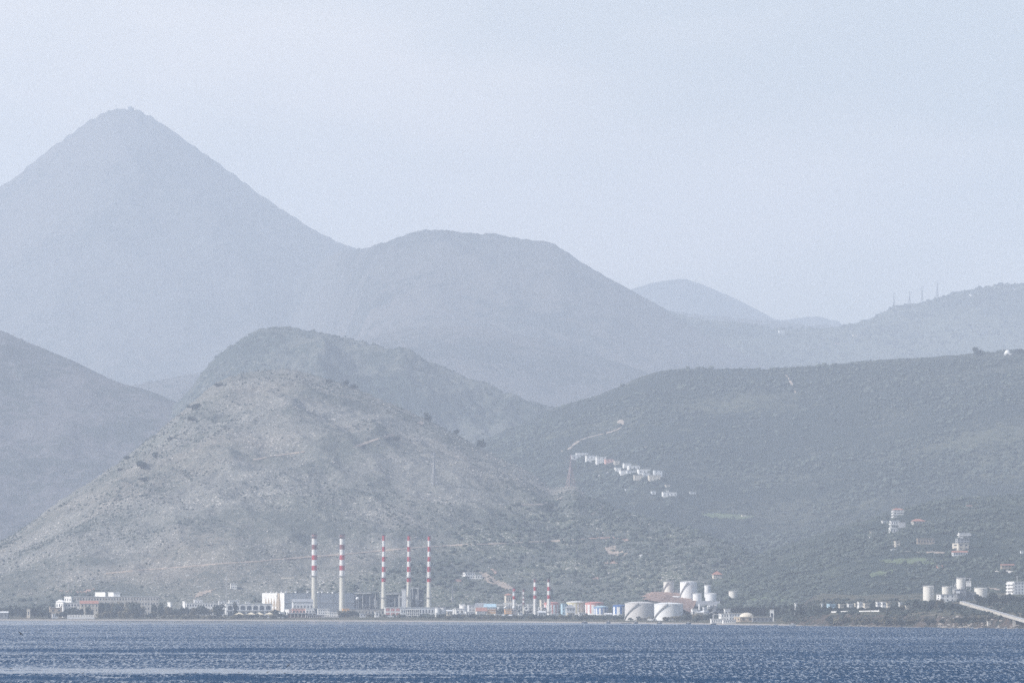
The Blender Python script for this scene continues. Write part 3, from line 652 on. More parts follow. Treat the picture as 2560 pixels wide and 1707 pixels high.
def chimney(label, cx, yt, yb, bands, wt, wb, platforms, group, Y=None, cat="chimney"):
    """bands: [(y_bottom, material)] from the top down; wt/wb: width in px at top/base"""
    x, Yb, z = spot(cx, yb, None, Y); k = Yb / F; h = zat(yt, Yb) - z
    root = empty("chimney", (x, Yb, z)); tag(root, label, cat, group)
    zs = [h]; ms = []
    names = []
    for yb_, m in bands:
        zs.append(zat(yb_, Yb) - z if yb_ < yb else -1.5)
        if m not in names: names.append(m)
        ms.append(names.index(m))
    rad = lambda zz: k / 2 * (wt + (wb - wt) * (max(0, 1 - zz / h) ** 1.6))
    prof = []; mm = []
    for i in range(len(ms)):
        prof.append((rad(zs[i]), zs[i])); 
        if i == len(ms) - 1:
            for q in range(1, 5): zz = zs[i] + (zs[i + 1] - zs[i]) * q / 5; prof.append((rad(zz), zz)); mm.append(ms[i])
        mm.append(ms[i])
    prof.append((rad(zs[-1]), zs[-1]))
    prof = prof[::-1]; mm = mm[::-1]
    MB().lathe(prof, 28, mats=mm).build("shaft", [M[n] for n in names], root)
    rt = rad(h)
    MB().lathe([(rt + 0.15, h - 0.8), (rt + 0.15, h + 0.1), (rt * 0.75, h + 0.1), (rt * 0.7, h - 1.5)], 28).build("rim", M["soot"], root)
    for py, ext in platforms:
        zz = zat(py, Yb) - z; r = rad(zz)
        p = MB().lathe([(r - 0.05, zz - 0.15), (r + ext, zz - 0.1), (r + ext, zz + 0.15), (r - 0.05, zz + 0.15)], 28).build("platform", M["galv"], root)
        b = MB(); m = 16
        for i in range(m):
            a0 = 2 * math.pi * i / m; a1 = 2 * math.pi * (i + 1) / m
            f = lambda a, q: ((r + ext) * math.cos(a), (r + ext) * math.sin(a), q)
            b.bar(f(a0, zz + 1.1), f(a1, zz + 1.1), 0.1); b.bar(f(a0, zz), f(a0, zz + 1.1), 0.1)
        b.build("railing", M["galv"], p)
    b = MB(); r0, r1 = rad(0) + 0.3, rad(h) + 0.3; a = math.radians(205)
    b.bar((r0 * math.cos(a), r0 * math.sin(a), 0), (r1 * math.cos(a), r1 * math.sin(a), h), 0.35)
    b.build("ladder", M["galv"], root)
    return root

def pylon(label, cx, yt, yb, wpx, hill=None, Y=None, group=None, mat="galv", arms=3, t=0.22, name="electricity_pylon"):
    x, Yb, z = spot(cx, yb, hill, Y); k = Yb / F; h = zat(yt, Yb) - z; w = wpx * k / 2
    root = empty(name, (x, Yb, z), 0.5); tag(root, label, "pylon", group)
    lv = [0, .16, .3, .42, .53, .63, .72, .8, .88, 1.0]; ww = lambda q: w * (1 - q / 0.65) + w * 0.16 * (q / 0.65) if q < 0.65 else w * 0.16 * (1 - (q - 0.65) / 0.36) + 0.05
    b = MB(); cs = [(-1, -1), (1, -1), (1, 1), (-1, 1)]
    for a_, b_ in zip(lv[:-1], lv[1:]):
        for i, (sx, sy) in enumerate(cs):
            nx, ny = cs[(i + 1) % 4]; wa, wb = ww(a_), ww(b_); 
            b.bar((sx*wa, sy*wa, h*a_ - (1.5 if a_ == 0 else 0)), (sx*wb, sy*wb, h*b_), t)
            b.bar((sx*wa, sy*wa, h*a_), (nx*wb, ny*wb, h*b_), t * .6); b.bar((nx*wa, ny*wa, h*a_), (sx*wb, sy*wb, h*b_), t * .6); b.bar((sx*wb, sy*wb, h*b_), (nx*wb, ny*wb, h*b_), t * .6)
    b.build("lattice_tower", M[mat], root)
    for j in range(arms):
        q = (0.72, 0.82, 0.92)[j] if arms == 3 else 0.9
        wa = ww(q); e = w * (1.1, 1.35, 1.0)[j] + 1.0
        for sd in (-1, 1):
            b = MB(); b.bar((sd*wa, 0, h*q), (sd*e, 0, h*q), t*.7); b.bar((sd*wa, 0, h*(q + .035)), (sd*e, 0, h*q), t*.7); b.bar((sd*e, 0, h*q), (sd*e, 0, h*q - 1.6), t*.5)
            b.build("crossarm", M[mat], root)
    return root

def ribbon(name, pts, width, mat, hill=None, lift=0.5, kind="structure"):
    """strip of road draped over the hills along pixel way-points"""
    P = []
    for (a, b) in zip(pts[:-1], pts[1:]):
        n = max(2, int(math.hypot(b[0] - a[0], b[1] - a[1]) / 5))
        for i in range(n):
            t = i / n; h = drop_px(a[0] + (b[0] - a[0]) * t, a[1] + (b[1] - a[1]) * t, hill)
            if h is not None and h[0] is not None: P.append((h[0], h[1]))
    if len(P) < 3: return None
    pos = [p[0] for p in P]
    pos = [sum((pos[min(max(i + k, 0), len(pos) - 1)] for k in (-2, -1, 0, 1, 2)), Vector()) / 5 for i in range(len(pos))]
    vs = []; rr = random.Random(len(pts))
    for i, p in enumerate(pos):
        d = (pos[min(i + 1, len(pos) - 1)] - pos[max(i - 1, 0)]); nrm = P[i][1] if P[i][1].z > 0 else -P[i][1]
        s = d.cross(nrm).normalized() * width / 2 * rr.uniform(0.75, 1.2)
        vs += [p - s + nrm * lift, p + s + nrm * lift, p - s * 1.5 - nrm * 1.2, p + s * 1.5 - nrm * 1.2]
    fs = []
    for i in range(len(pos) - 1):
        k = 4 * i; fs += [(k, k + 1, k + 5, k + 4), (k + 2, k, k + 4, k + 6), (k + 1, k + 3, k + 7, k + 5)]
    b = MB(); b.add(vs, fs); o = b.build(name, M[mat]); o["kind"] = kind; return o

def patch(name, poly, mat, hill=None, lift=0.4, step=2.2, seed=1):
    """bare or cultivated ground draped over the slope inside a pixel outline"""
    xs = [p[0] for p in poly]; ys = [p[1] for p in poly]; rr = random.Random(seed)
    def inside(x, y):
        c = False; n = len(poly)
        for i in range(n):
            (xa, ya), (xb, yb) = poly[i], poly[(i + 1) % n]
            if (ya > y) != (yb > y) and x < (xb - xa) * (y - ya) / (yb - ya) + xa: c = not c
        return c
    g = {}; vs = []; fs = []
    nx = int((max(xs) - min(xs)) / step) + 2; ny = int((max(ys) - min(ys)) / step) + 2
    for j in range(ny):
        for i in range(nx):
            x = min(xs) + i * step; y = min(ys) + j * step
            jx = x + rr.uniform(-.9, .9) * step; jy = y + rr.uniform(-.9, .9) * step
            if inside(jx, jy):
                h = drop_px(x, y, hill)
                if h is not None and h[0] is not None:
                    n_ = h[1] if h[1].z > 0 else -h[1]
                    g[(i, j)] = len(vs); vs.append(h[0] + n_ * lift)
    for (i, j), k in g.items():
        q = [g.get((i, j)), g.get((i + 1, j)), g.get((i + 1, j + 1)), g.get((i, j + 1))]
        if None not in q and max((vs[a] - vs[b]).length for a in q for b in q) < 80: fs.append(tuple(q))
    if not fs: return None
    o = MB().add(vs, fs).build(name, M[mat]); o["kind"] = "structure"; return o
# ------------------------------------------------------------------ tracks, fields, bare ground on the slopes
ribbon("track", [(262, 1434), (350, 1425), (420, 1420), (560, 1408), (640, 1404), (700, 1398), (800, 1390), (880, 1384), (960, 1376), (1060, 1368), (1150, 1362), (1250, 1359), (1330, 1355), (1420, 1350), (1470, 1347)], 2.2, "track", ["near_hill"])
ribbon("track", [(1470, 1347), (1540, 1343), (1556, 1345), (1576, 1357)], 4.5, "earth", ["near_hill"])
ribbon("track", [(880, 1120), (930, 1102), (990, 1084)], 3.0, "track", ["near_hill"])
ribbon("track", [(630, 1150), (700, 1138), (770, 1128)], 2.2, "track", ["near_hill"])
ribbon("track", [(1046, 1062), (1055, 1056), (1064, 1050)], 5.0, "track", ["near_hill"])
ribbon("track", [(1300, 1262), (1350, 1262), (1385, 1252), (1405, 1246), (1418, 1228)], 2.6, "track", ["near_hill"])
ribbon("road", [(1400, 1128), (1425, 1123), (1437, 1108), (1460, 1096), (1500, 1086), (1535, 1078), (1558, 1066), (1556, 1054), (1540, 1047)], 5.5, "track", ["rocky_hill", "wooded_hill"])
ribbon("road", [(1484, 1194), (1505, 1187), (1532, 1176)], 4.0, "asphalt", ["wooded_hill", "rocky_hill"])
ribbon("track", [(1572, 1132), (1590, 1124), (1625, 1115)], 3.0, "track", ["wooded_hill"])
ribbon("track", [(1955, 926), (1975, 950), (1988, 975), (1990, 992)], 1.8, "track", ["wooded_hill"])
ribbon("track", [(1478, 1288), (1510, 1262), (1560, 1262), (1600, 1275)], 2.2, "track", ["near_hill"])
ribbon("road", [(2480, 1425), (2510, 1428), (2540, 1430)], 4.0, "asphalt", ["olive_hill"])
ribbon("road", [(2290, 1382), (2320, 1380), (2370, 1382)], 3.0, "track", ["olive_hill"])
patch("bare_slope", [(1195, 1430), (1215, 1428), (1240, 1448), (1262, 1455), (1290, 1470), (1270, 1476), (1240, 1464), (1220, 1462)], "track", ["near_hill"])
patch("bare_slope", [(1222, 1421), (1234, 1420), (1246, 1436), (1238, 1438)], "earth", ["near_hill"])
patch("bare_slope", [(1508, 1365), (1545, 1362), (1540, 1375), (1575, 1380), (1560, 1392), (1520, 1388)], "track", ["near_hill"], seed=4)
patch("bare_slope", [(1474, 1441), (1496, 1441), (1500, 1452), (1480, 1450)], "earth", ["near_hill"], seed=5)
patch("bare_slope", [(1505, 1405), (1540, 1400), (1550, 1408), (1515, 1412)], "earth", ["near_hill"], seed=6)
patch("bare_slope", [(205, 1478), (240, 1467), (238, 1474), (215, 1484), (140, 1478), (150, 1475)], "earth", ["near_hill"], seed=7)
patch("bare_slope", [(480, 1492), (500, 1478), (545, 1470), (530, 1480), (490, 1496)], "track", ["near_hill"], seed=8)
# patch("limestone_outcrop", [(985, 1205), (1030, 1200), (1105, 1212), (1100, 1222), (1040, 1220), (1000, 1218)], "rock", ["near_hill"], step=3.0, seed=9)
patch("limestone_outcrop", [(1398, 1216), (1425, 1211), (1450, 1218), (1440, 1222), (1405, 1221)], "rock", ["near_hill"], step=2.6, seed=10)
patch("field", [(1850, 1492), (1900, 1484), (1955, 1482), (1990, 1496), (2010, 1510), (1960, 1506), (1900, 1508)], "field", True, seed=11)
patch("field", [(2180, 1400), (2290, 1392), (2360, 1398), (2340, 1412), (2240, 1412)], "field", ["olive_hill"], seed=12)
patch("field", [(2160, 1432), (2240, 1420), (2230, 1434), (2180, 1444)], "field", ["olive_hill"], seed=13)
patch("field", [(1740, 1284), (1800, 1280), (1900, 1290), (1860, 1300), (1780, 1296)], "field", True, seed=14)
patch("bare_slope", [(2475, 1466), (2500, 1472), (2508, 1484), (2495, 1495), (2490, 1482), (2470, 1472)], "track", True, seed=15)

# terrace cut for the upper tanks: a real bank of red earth
def bank(name, top, bot, Yt, Yb_, mat, seed=1):
    """sloping earthwork between a top edge and a bottom edge (pixel way-points)"""
    n = 40; m = 10; P = np.zeros((m + 2, n, 3)); rs = np.random.RandomState(seed)
    T = curve(top); Bc = curve(bot); xs = np.linspace(top[0][0], top[-1][0], n); xb = np.linspace(bot[0][0], bot[-1][0], n)
    for j in range(m):
        t = j / (m - 1)
        x = xb * (1 - t) + xs * t; y = Bc(xb) * (1 - t) + T(xs) * t; Y = Yb_ + (Yt - Yb_) * t
        X, Yw, Z = at(x, y, np.full(n, float(Y))); P[j] = np.stack([X, Yw, Z + rs.uniform(-.35, .35, n)], -1)
    P[m] = P[m - 1] + np.array([0, 45, 0.1]); P[m + 1] = P[m] + np.array([0, 30, -16])
    o = link(name, grid_mesh(name, P, False), M[mat], kind="structure"); return o
YT = 4420.0
bank("embankment", [(1638, 1482), (1662, 1484), (1700, 1496), (1742, 1501)], [(1604, 1497), (1640, 1502), (1690, 1516), (1728, 1531)], YT, YT - 60, "earth", 3)
bank("embankment", [(1617, 1484), (1640, 1479), (1690, 1481), (1720, 1486)], [(1598, 1492), (1640, 1490), (1690, 1496), (1730, 1500)], YT + 70, YT + 30, "earth", 4)
bank("retaining_bank", [(1740, 1502), (1765, 1502.5), (1800, 1503)], [(1738, 1515), (1770, 1514), (1800, 1512)], YT - 10, YT - 18, "dconc", 5)

# ------------------------------------------------------------------ chimneys
A_ = [(1346, "redold"), (1361, "cwhite"), (1373, "redold"), (1387, "cwhite"), (1399, "red"), (1413, "cwhite"), (1425, "red"), (1440, "cwhite"), (1530, "cconc")]
B_ = [(1351, "red"), (1366, "cwhite"), (1378, "red"), (1391, "cwhite"), (1403, "red"), (1416, "cwhite"), (1429, "red"), (1443, "cwhite"), (1454, "red"), (1530, "cconc")]
GA, GB, GC = "broad striped power station chimneys", "slender striped power station chimneys", "short striped plant chimneys"
chimney("broad red and white chimney nearest the big white turbine hall, sooty top", 785.5, 1333, 1519, A_, 13.0, 15.5, [(1341, 1.2), (1439, 1.0)], GA, Y=4700)
chimney("broad red and white chimney standing right of the turbine hall's middle, streaked top", 855, 1334.5, 1519, A_, 13.0, 15.5, [(1342, 1.2), (1439.5, 1.0)], GA, Y=4700)
chimney("slender red and white chimney left of the dark boiler frame, first of three", 959, 1336, 1524, B_, 7.6, 15, [(1443, 0.9), (1494, 0.7)], GB, Y=4680)
chimney("slender red and white chimney between two dark boiler frames, middle of three", 1022, 1337, 1522, B_, 7.8, 14.5, [(1443, 0.9), (1494, 0.7)], GB, Y=4692)
chimney("slender red and white chimney right of the tallest dark boiler frame", 1072.5, 1338, 1520, B_, 7.4, 14.5, [(1444, 0.9), (1494, 0.7)], GB, Y=4684)
chimney("short thick chimney with red crown rising behind the long white pipe rack", 1285, 1468, 1512, [(1478, "red"), (1489, "pale"), (1497.5, "red"), (1512, "cwhite")], 8, 8, [(1479, 0.5)], GC, Y=4640)
chimney("thin banded chimney, faded red bands, left of the pair of short chimneys", 1309, 1471, 1534, [(1479, "redold"), (1485, "cwhite"), (1489, "redold"), (1495, "cwhite"), (1500, "redold"), (1505, "cwhite"), (1511, "redold"), (1534, "cconc")], 5.4, 6.2, [(1489, 0.6), (1512, 0.5)], GC, Y=4600)
C_ = [(1455, "redold"), (1466, "cwhite"), (1476, "red"), (1486.5, "cwhite"), (1496, "red"), (1544, "cwhite")]
chimney("short striped chimney, left one of the pair beside the pink striped tank", 1337.5, 1445, 1544, C_, 7.6, 9.4, [(1487, 0.5)], GC, Y=4545)
chimney("short striped chimney, right one of the pair, in front of the pink striped tank", 1372, 1445, 1545, C_, 7.6, 9.6, [(1529, 0.8)], GC, Y=4540)

# ------------------------------------------------------------------ power station halls
hall = building("turbine_hall", "huge white turbine hall with brown zigzag mural on its end wall", "power hall", 649, 711.5, 884.5, 1481, 1524, "pale", "flat", win=None, th=0.37, Y=4760, rmat="grey")
Lf, Ls, Hh = hall["dims"]
MB().box(-0.35, 0.0, -0.2, Ls, -2, Hh - 0.3).build("end_wall", M["white"], hall)
b = MB()
for i in range(6):
    y0 = Ls * (0.20 + 0.125 * i); w_ = Ls * 0.055
    for (za, zb) in ((0.42, 0.80), (0.25, 0.40)):
        zc = Hh * (za + zb) / 2
        b.add([(-0.42, y0 - w_, Hh * za), (-0.42, y0, Hh * zb), (-0.42, y0 + w_, Hh * za), (-0.42, y0, Hh * (za - 0.12))], [(0, 1, 2, 3)])
b.build("mural", M["beige"], hall)
cube_part("drain_shaft", "beige", hall, -1.0, -0.37, Ls * 0.2, Ls * 0.27, 0, Hh - 0.3)
cube_part("string_course", "grey", hall, 0.2, Lf - 0.2, -0.12, 0.1, Hh * 0.52, Hh * 0.55)
for i in range(5): cube_part("panel_joint", "grey", hall, Lf * (0.12 + i * 0.19), Lf * (0.12 + i * 0.19) + 0.5, -0.09, 0.1, 1, Hh - 0.6)
vent0 = None
for i, x in enumerate([678, 692, 704, 714, 739, 769, 795, 805, 820, 832]):
    xx, Yv, _ = spot(x, 1500, None, 4775); zt = zat(1481, 4775)
    if vent0 is None:
        v = empty("roof_ventilator", (xx, Yv, zt)); vent0 = v
        MB().lathe([(0.9, -0.6), (0.9, 1.5), (0.01, 1.6)], 14).build("cowl", M["white"], v); MB().box(-1.5, 1.5, -1.2, 1.2, 1.65, 1.95).build("cap", M["greyroof"], v)
    else:
        v = copy_tree(vent0); v.location = (xx, Yv, zt)
    tag(v, "white capped ventilator on the turbine hall roof, " + "first second third fourth fifth sixth seventh eighth ninth tenth".split()[i] + " from the mural end", "ventilator", "roof ventilators on the turbine hall")
building("house", "house with flat salmon roof showing behind the turbine hall's right end", "house", 860, 860, 884, 1476, 1500, "pink", "flat", win=None, Y=4860)
building("workshop", "long low grey workshop behind the salmon seafront building", "workshop", 728, 733, 782, 1504, 1524, "pale", "gable", win=(1, 6), Y=4660, rmat="greyroof", th=0.3, rise=2.5)
# dark open boiler frames
def boiler(label, x0, x1, yt, yb, Y, seed, tall=0):
    x, Yb, z = spot(x0, yb, None, Y); k = Yb / F; w = (x1 - x0) * k; h = zat(yt, Yb) - z; d = 18; r = random.Random(seed)
    root = empty("boiler_house", (x, Yb, z)); tag(root, label, "boiler house", "dark open boiler frames between the chimneys")
    b = MB(); nx = max(3, int(w / 4)); nz = max(3, int(h / 4))
    for i in range(nx + 1):
        for y in (0, d): b.box(w * i / nx - .25, w * i / nx + .25, y - .25, y + .25, -2, h)
    for j in range(1, nz + 1):
        zz = h * j / nz
        for y in (0, d): b.box(0, w, y - .2, y + .2, zz - .35, zz)
    for i in range(nx + 1):
        for j in (1, nz): b.box(w * i / nx - .15, w * i / nx + .15, 0, d, h * j / nz - .3, h * j / nz - .02)
    for i in range(nx):
        if r.random() < .5: b.bar((w * i / nx, 0, h * .0), (w * (i + 1) / nx, 0, h / nz), .3)
    b.build("frame", M["steel"], root)
    MB().box(w * .05, w * .95, 2, d - 2, 0, h * .92).build("boiler_casing", M["steel"], root)
    for i in range(7):
        a = r.uniform(0, w * .8); zz = r.uniform(h * .1, h * .85); ww = r.uniform(1, 3)
        cube_part("equipment_box", r.choice(["galv", "pale", "dconc", "greyroof"]), root, a, a + ww, 0.3, 2, zz, zz + r.uniform(.6, 2))
    b = MB()
    for i in range(5): a = r.uniform(1, w - 1); b.bar((a, -.4, h * r.uniform(0, .4)), (a, -.4, h * r.uniform(.6, 1)), .35)
    b.bar((0, -.5, h * .97), (w * .7, -.5, h * .97), .5); b.build("pipe_run", M["pipe"], root)
    MB().box(-.4, w + .4, -.4, d, h, h + .3).build("roof", M["dconc"], root)
    return root
boiler("dark boiler frame with white sphere, left of the first slender chimney", 886, 945, 1480, 1520, 4740, 1)
boiler("dark boiler frame between the first and middle slender chimneys", 964, 1011, 1482, 1520, 4740, 2)
boiler("tallest dark boiler frame between the middle and last slender chimneys", 1024, 1058, 1467, 1520, 4750, 3)
building("lift_tower", "narrow grey lift tower beside the middle slender chimney", "tower", 1004, 1004, 1014, 1472, 1520, "pale", "flat", win=None, Y=4735)

def sphere(label, cx, cy, r_px, Y, name="spherical_tank", group=None):
    x, _, z = at(cx, cy, Y); k = Y / F; R = r_px * k
    g = groundz(np.array([float(cx)]), np.array([Y]))[0]
    root = empty(name, (float(x), Y, float(g))); tag(root, label, "tank", group)
    bm = bmesh.new(); bmesh.ops.create_uvsphere(bm, u_segments=20, v_segments=12, radius=R); bmesh.ops.translate(bm, verts=bm.verts, vec=(0, 0, float(z - g)))
    me = bpy.data.meshes.new("vessel"); bm.to_mesh(me); bm.free(); me.polygons.foreach_set("use_smooth", [True] * len(me.polygons)); link("vessel", me, M["tankw"], root)
    for i in range(4):
        a = math.pi / 4 + i * math.pi / 2; b = MB(); b.bar((R * .8 * math.cos(a), R * .8 * math.sin(a), -1), (R * .8 * math.cos(a), R * .8 * math.sin(a), float(z - g)), .25); b.build("leg", M["galv"], root)
sphere("pale round vessel at the left end of the dark boiler frame", 893.5, 1495.5, 4.2, 4728.0)
sphere("small white round vessel over the orange building's left corner", 1263, 1518, 3.0, 4610.0, group="small spheres under the pipe rack")
sphere("small white round vessel right of the orange building, under the pipe rack", 1284, 1518, 3.4, 4610.0, group="small spheres under the pipe rack")

# ------------------------------------------------------------------ hotel and houses on the left shore
h_ = building("hotel", "long low cream hotel with rows of windows behind the left shore trees", "hotel", 181, 184, 395, 1490, 1530, "conc", "flat", win=(4, 30), winL=(4, 1), th=0.18, Y=4700, rmat="pale", wf=0.4, hf=0.4)
building("rooftop_block", "bright cream plant room on the long hotel's roof", "building", 233, 263, 265, 1479.5, 1492, "white", "flat", win=None, winL=(1, 4), th=1.15, Y=4702, ped=0.3)
building("rooftop_block", "second cream plant room on the hotel roof, grey right side", "building", 266, 284, 300, 1479.5, 1492, "white", "flat", win=(1, 2), winL=(1, 2), th=0.7, Y=4704, ped=0.3)
building("hotel_wing", "white wing at the left end of the long hotel", "hotel", 156, 178, 182, 1490, 1530, "white", "flat", win=(3, 1), winL=(3, 3), th=0.9, Y=4690)
building("house", "white house with sloping white roof at the dark trees' edge", "house", 135, 158, 162, 1504, 1530, "white", "gable", win=(2, 1), winL=(2, 3), th=1.0, Y=4620, rmat="white", rise=2)
building("villa", "low white villa with long flat eaves left of the red-roofed house", "villa", 160, 162, 198, 1505, 1530, "white", "flat", win=(3, 5), Y=4625, wf=0.6)
building("house", "house with bright red roof and pale walls behind the dark hedge", "house", 198, 201, 245, 1508, 1532, "cream", "gable", win=(3, 5), winL=(3, 1), Y=4615, rmat="redroof", rise=2.4)
st = building("stone_house", "beige stone house with raised corners on the left beach", "house", 120, 125, 155, 1518, 1543, "beige", "flat", win=(2, 2), winL=(2, 1), Y=4575)
Lx, Ly, Hx = st["dims"]
for (a, c) in ((0, 0), (Lx - 1, 0), (0, Ly - 1), (Lx - 1, Ly - 1)): cube_part("corner_turret", "beige", st, a, a + 1, c + 0.05, c + 1, Hx + 0.01, Hx + 1.0)
building("shack", "small grey shack at the beach's far left end", "hut", 0, 0, 19, 1531, 1546, "dconc", "gable", win=(1, 2), Y=4545, rmat="pale", rise=1.2)
building("kiosk", "small pale kiosk among the dark trees", "kiosk", 67, 67, 75, 1521, 1540, "cream", "flat", win=(1, 1), Y=4570)
building("beach_house", "white beach house half hidden between two dark trees", "house", 128, 131, 146, 1533, 1546, "pale", "flat", win=(1, 3), Y=4545)
building("boat_shed", "low grey shed with pale roof behind the beach scrub", "shed", 250, 250, 273, 1537, 1546, "dconc", "gable", win=None, Y=4560, rmat="pale", rise=0.8)

bal = spot(168, 1547, None, 4528)
root = empty("balustrade", bal); tag(root, "white balustrade wall along the left beach", "balustrade")
k = bal[1] / F; wpx = 68 * k
MB().box(0, wpx, 0, 0.4, -1, 1.3).build("base_wall", M["pale"], root)
for i in range(17): cube_part("post", "white", root, wpx * i / 17 + .2, wpx * i / 17 + .95, 0.02, 0.38, 1.3, 3.0)
cube_part("rail", "white", root, 0, wpx, 0.05, 0.35, 3.0, 3.25)
lp = spot(215, 1530, None, 4640); root = empty("street_lamp", lp); tag(root, "tall lamp post with angled arm beside the red-roofed house", "lamp post")
b = MB(); hh = zat(1487, 4640) - lp[2]; b.bar((0, 0, 0), (0, 0, hh), 0.3); b.build("pole", M["galv"], root); b = MB(); b.bar((0, 0, hh), (1.8, 0, hh + 0.9), 0.3); b.build("arm", M["galv"], root); cube_part("lamp_head", "pale", root, 1.6, 2.6, -.3, .3, hh + .8, hh + 1.1)
def mast(label, x, yt, yb, Y=None, hill=None, name="mast", t=0.3, cat="mast", cross=1.2, group=None):
    p = spot(x, yb, hill, Y); root = empty(name, p); tag(root, label, cat, group); h = zat(yt, p[1]) - p[2]
    b = MB(); b.bar((0, 0, -1), (0, 0, h), t); b.build("pole", M["galv"], root)
    b = MB(); b.bar((-cross, 0, h * .94), (cross, 0, h * .94), t * .7); b.bar((-cross * .6, 0, h * .86), (cross * .6, 0, h * .86), t * .6); b.build("crossbar", M["galv"], root); return root
mast("thin aerial on the hotel's rooftop block", 295, 1468, 1480, 4706, name="aerial", t=0.25, cross=0.8)
mast("white flag pole on the beach below the hotel's right end", 362, 1530, 1547, 4520, name="flag_pole", cat="pole")
# arcaded white hotel
building("hotel_block", "small white cube at the left end of the arcaded hotel", "hotel", 417, 426, 429, 1504, 1530, "white", "flat", win=None, th=0.9, Y=4660)
building("hotel_block", "white stepped block beside the grey domed trees", "hotel", 455, 462, 464, 1502, 1530, "white", "flat", win=None, th=0.9, Y=4670)
ar = building("hotel_block", "low white arcaded wing behind the brown shore trees", "hotel", 464, 466, 545, 1506, 1530, "white", "flat", win=(3, 12), Y=4660, wf=0.5)
building("hotel_block", "two-window white cube above the arcaded wing", "hotel", 483, 486, 506, 1499, 1530, "white", "flat", win=(5, 3), Y=4668, wf=0.3)
building("hotel_block", "tall white block with stair tower, left of the arches", "hotel", 545, 547, 566, 1500.5, 1530, "white", "flat", win=(4, 3), Y=4655, wf=0.3)
building("hotel_block", "white penthouse above the arches behind the tall cypress", "hotel", 570, 573, 598, 1499, 1530, "white", "flat", win=(5, 5), Y=4668, wf=0.3)
building("hotel_block", "small white roof cabin above the arches", "hotel", 612, 614, 625, 1503, 1530, "white", "flat", win=None, Y=4668)
arc = building("arcade_hotel", "white two-storey hotel front with a row of round arches", "hotel", 562, 565, 679, 1508, 1532, "white", "flat", win=None, Y=4640, rmat="pale", ped=2.5)
La, Lb, Hc = arc["dims"]
def arch_mesh(w, h, n=10):
    b = MB(); vs = [(-w / 2, -.12, 0), (w / 2, -.12, 0)]
    for i in range(n + 1): a = math.pi * i / n; vs.append((w / 2 * math.cos(a), -.12, h - w / 2 * .8 + w / 2 * .8 * math.sin(a)))
    m = len(vs); back = [(x, .3, z) for x, y, z in vs]; fs = [tuple(range(m))[::-1]] + [(i, (i + 1) % m, (i + 1) % m + m, i + m) for i in range(m)]
    b.add(vs + back, fs); return b
am = None
for r_ in range(2):
    for i in range(7):
        if am is None: o = arch_mesh(La * 0.10, Hc * 0.36).build("arch", M["glass"], arc); am = o
        else: o = am.copy(); COL.objects.link(o); o.parent = arc
        o.location = (La * (0.09 + i * 0.138), 0, Hc * (0.04 + 0.46 * r_))
cube_part("balcony", "pale", arc, 0, La, -0.9, -0.14, Hc * 0.44, Hc * 0.5)
# parasols
par0 = None
for x, lab in ((598, "leftmost cream beach canopy, partly behind the dry shrubs"), (627, "second cream beach canopy from the cypress"), (648, "third cream beach canopy, before the turbine hall"), (673, "rightmost cream beach canopy with open white posts")):
    p = spot(x, 1541, None, 4575)
    if par0 is None:
        r_ = empty("canopy", p); par0 = r_; w = 3.6
        MB().add([(-w, -w, 3), (w, -w, 3), (w, w, 3), (-w, w, 3), (0, 0, 4.6), (-w, -w, 2.6), (w, -w, 2.6), (w, w, 2.6), (-w, w, 2.6)], [(0, 1, 4), (1, 2, 4), (2, 3, 4), (3, 0, 4), (5, 6, 1, 0), (6, 7, 2, 1), (7, 8, 3, 2), (8, 5, 0, 3)]).build("canvas", M["canvas"], r_)
        for sx in (-1, 1):
            for sy in (-1, 1): cube_part("post", "white", r_, sx * 3.3 - .15, sx * 3.3 + .15, sy * 3.3 - .15, sy * 3.3 + .15, -1, 2.7)
    else: r_ = copy_tree(par0); r_.location = p
    tag(r_, lab, "canopy", "cream beach canopies")
    r_.location.z = zat(1534.5, p[1]) - 2.6 - 0.4
building("beach_bar", "low white beach bar below the canopies", "bar", 655, 657, 700, 1537.5, 1545, "pale", "flat", win=(1, 7), Y=4560, wf=0.6, rmat="white")
building("store", "small cream hut on the beach under the canopies", "hut", 617, 619, 629, 1541, 1547, "cream", "flat", win=(1, 1), Y=4535)
# seafront under the chimneys
building("seafront_building", "salmon and white seafront building below the first broad chimney", "building", 729, 731, 764, 1519, 1533, "pink", "flat", win=(1, 4), Y=4580, wf=0.55, rmat="white")
building("seafront_building", "white block with two square windows joined to the salmon building", "building", 763, 764.5, 786, 1519, 1533, "white", "flat", win=(1, 3), Y=4579, wf=0.4)
building("house", "small white house with arched shade at the salmon building's left", "house", 711, 722, 728, 1522, 1534, "white", "flat", win=(1, 1), winL=(1, 2), th=0.7, Y=4585)
building("block", "grey-blue stair block between salmon building and white house", "building", 786, 786, 794, 1520, 1535, "dconc", "flat", win=None, Y=4582)
building("house", "white two-storey house with four dark windows below the turbine hall", "house", 793, 795, 823, 1521, 1545, "white", "flat", win=(3, 5), Y=4570, wf=0.4)
building("house", "lower white house beside the big beach tree", "house", 823, 823, 845.5, 1530, 1545, "white", "flat", win=(2, 4), Y=4568, wf=0.4)
def pergola(label, x0, x1, yt, yb, Y, rm="pale", n=9, name="pergola"):
    p = spot(x0, yb, None, Y); w = (x1 - x0) * p[1] / F; h = zat(yt, p[1]) - p[2]; root = empty(name, p); tag(root, label, "pergola")
    MB().box(-.3, w + .3, -.5, 8.3, h - .35, h).build("roof", M[rm], root)
    for i in range(n): cube_part("post", "white", root, w * i / (n - 1) - .15, w * i / (n - 1) + .15, -.15, .15, -1, h - .35)
    MB().box(0, w, 7.6, 8, -1, h - .36).build("back_wall", M["wood"], root); cube_part("parapet", "wood", root, 0, w, .2, .4, -1, .9); return root
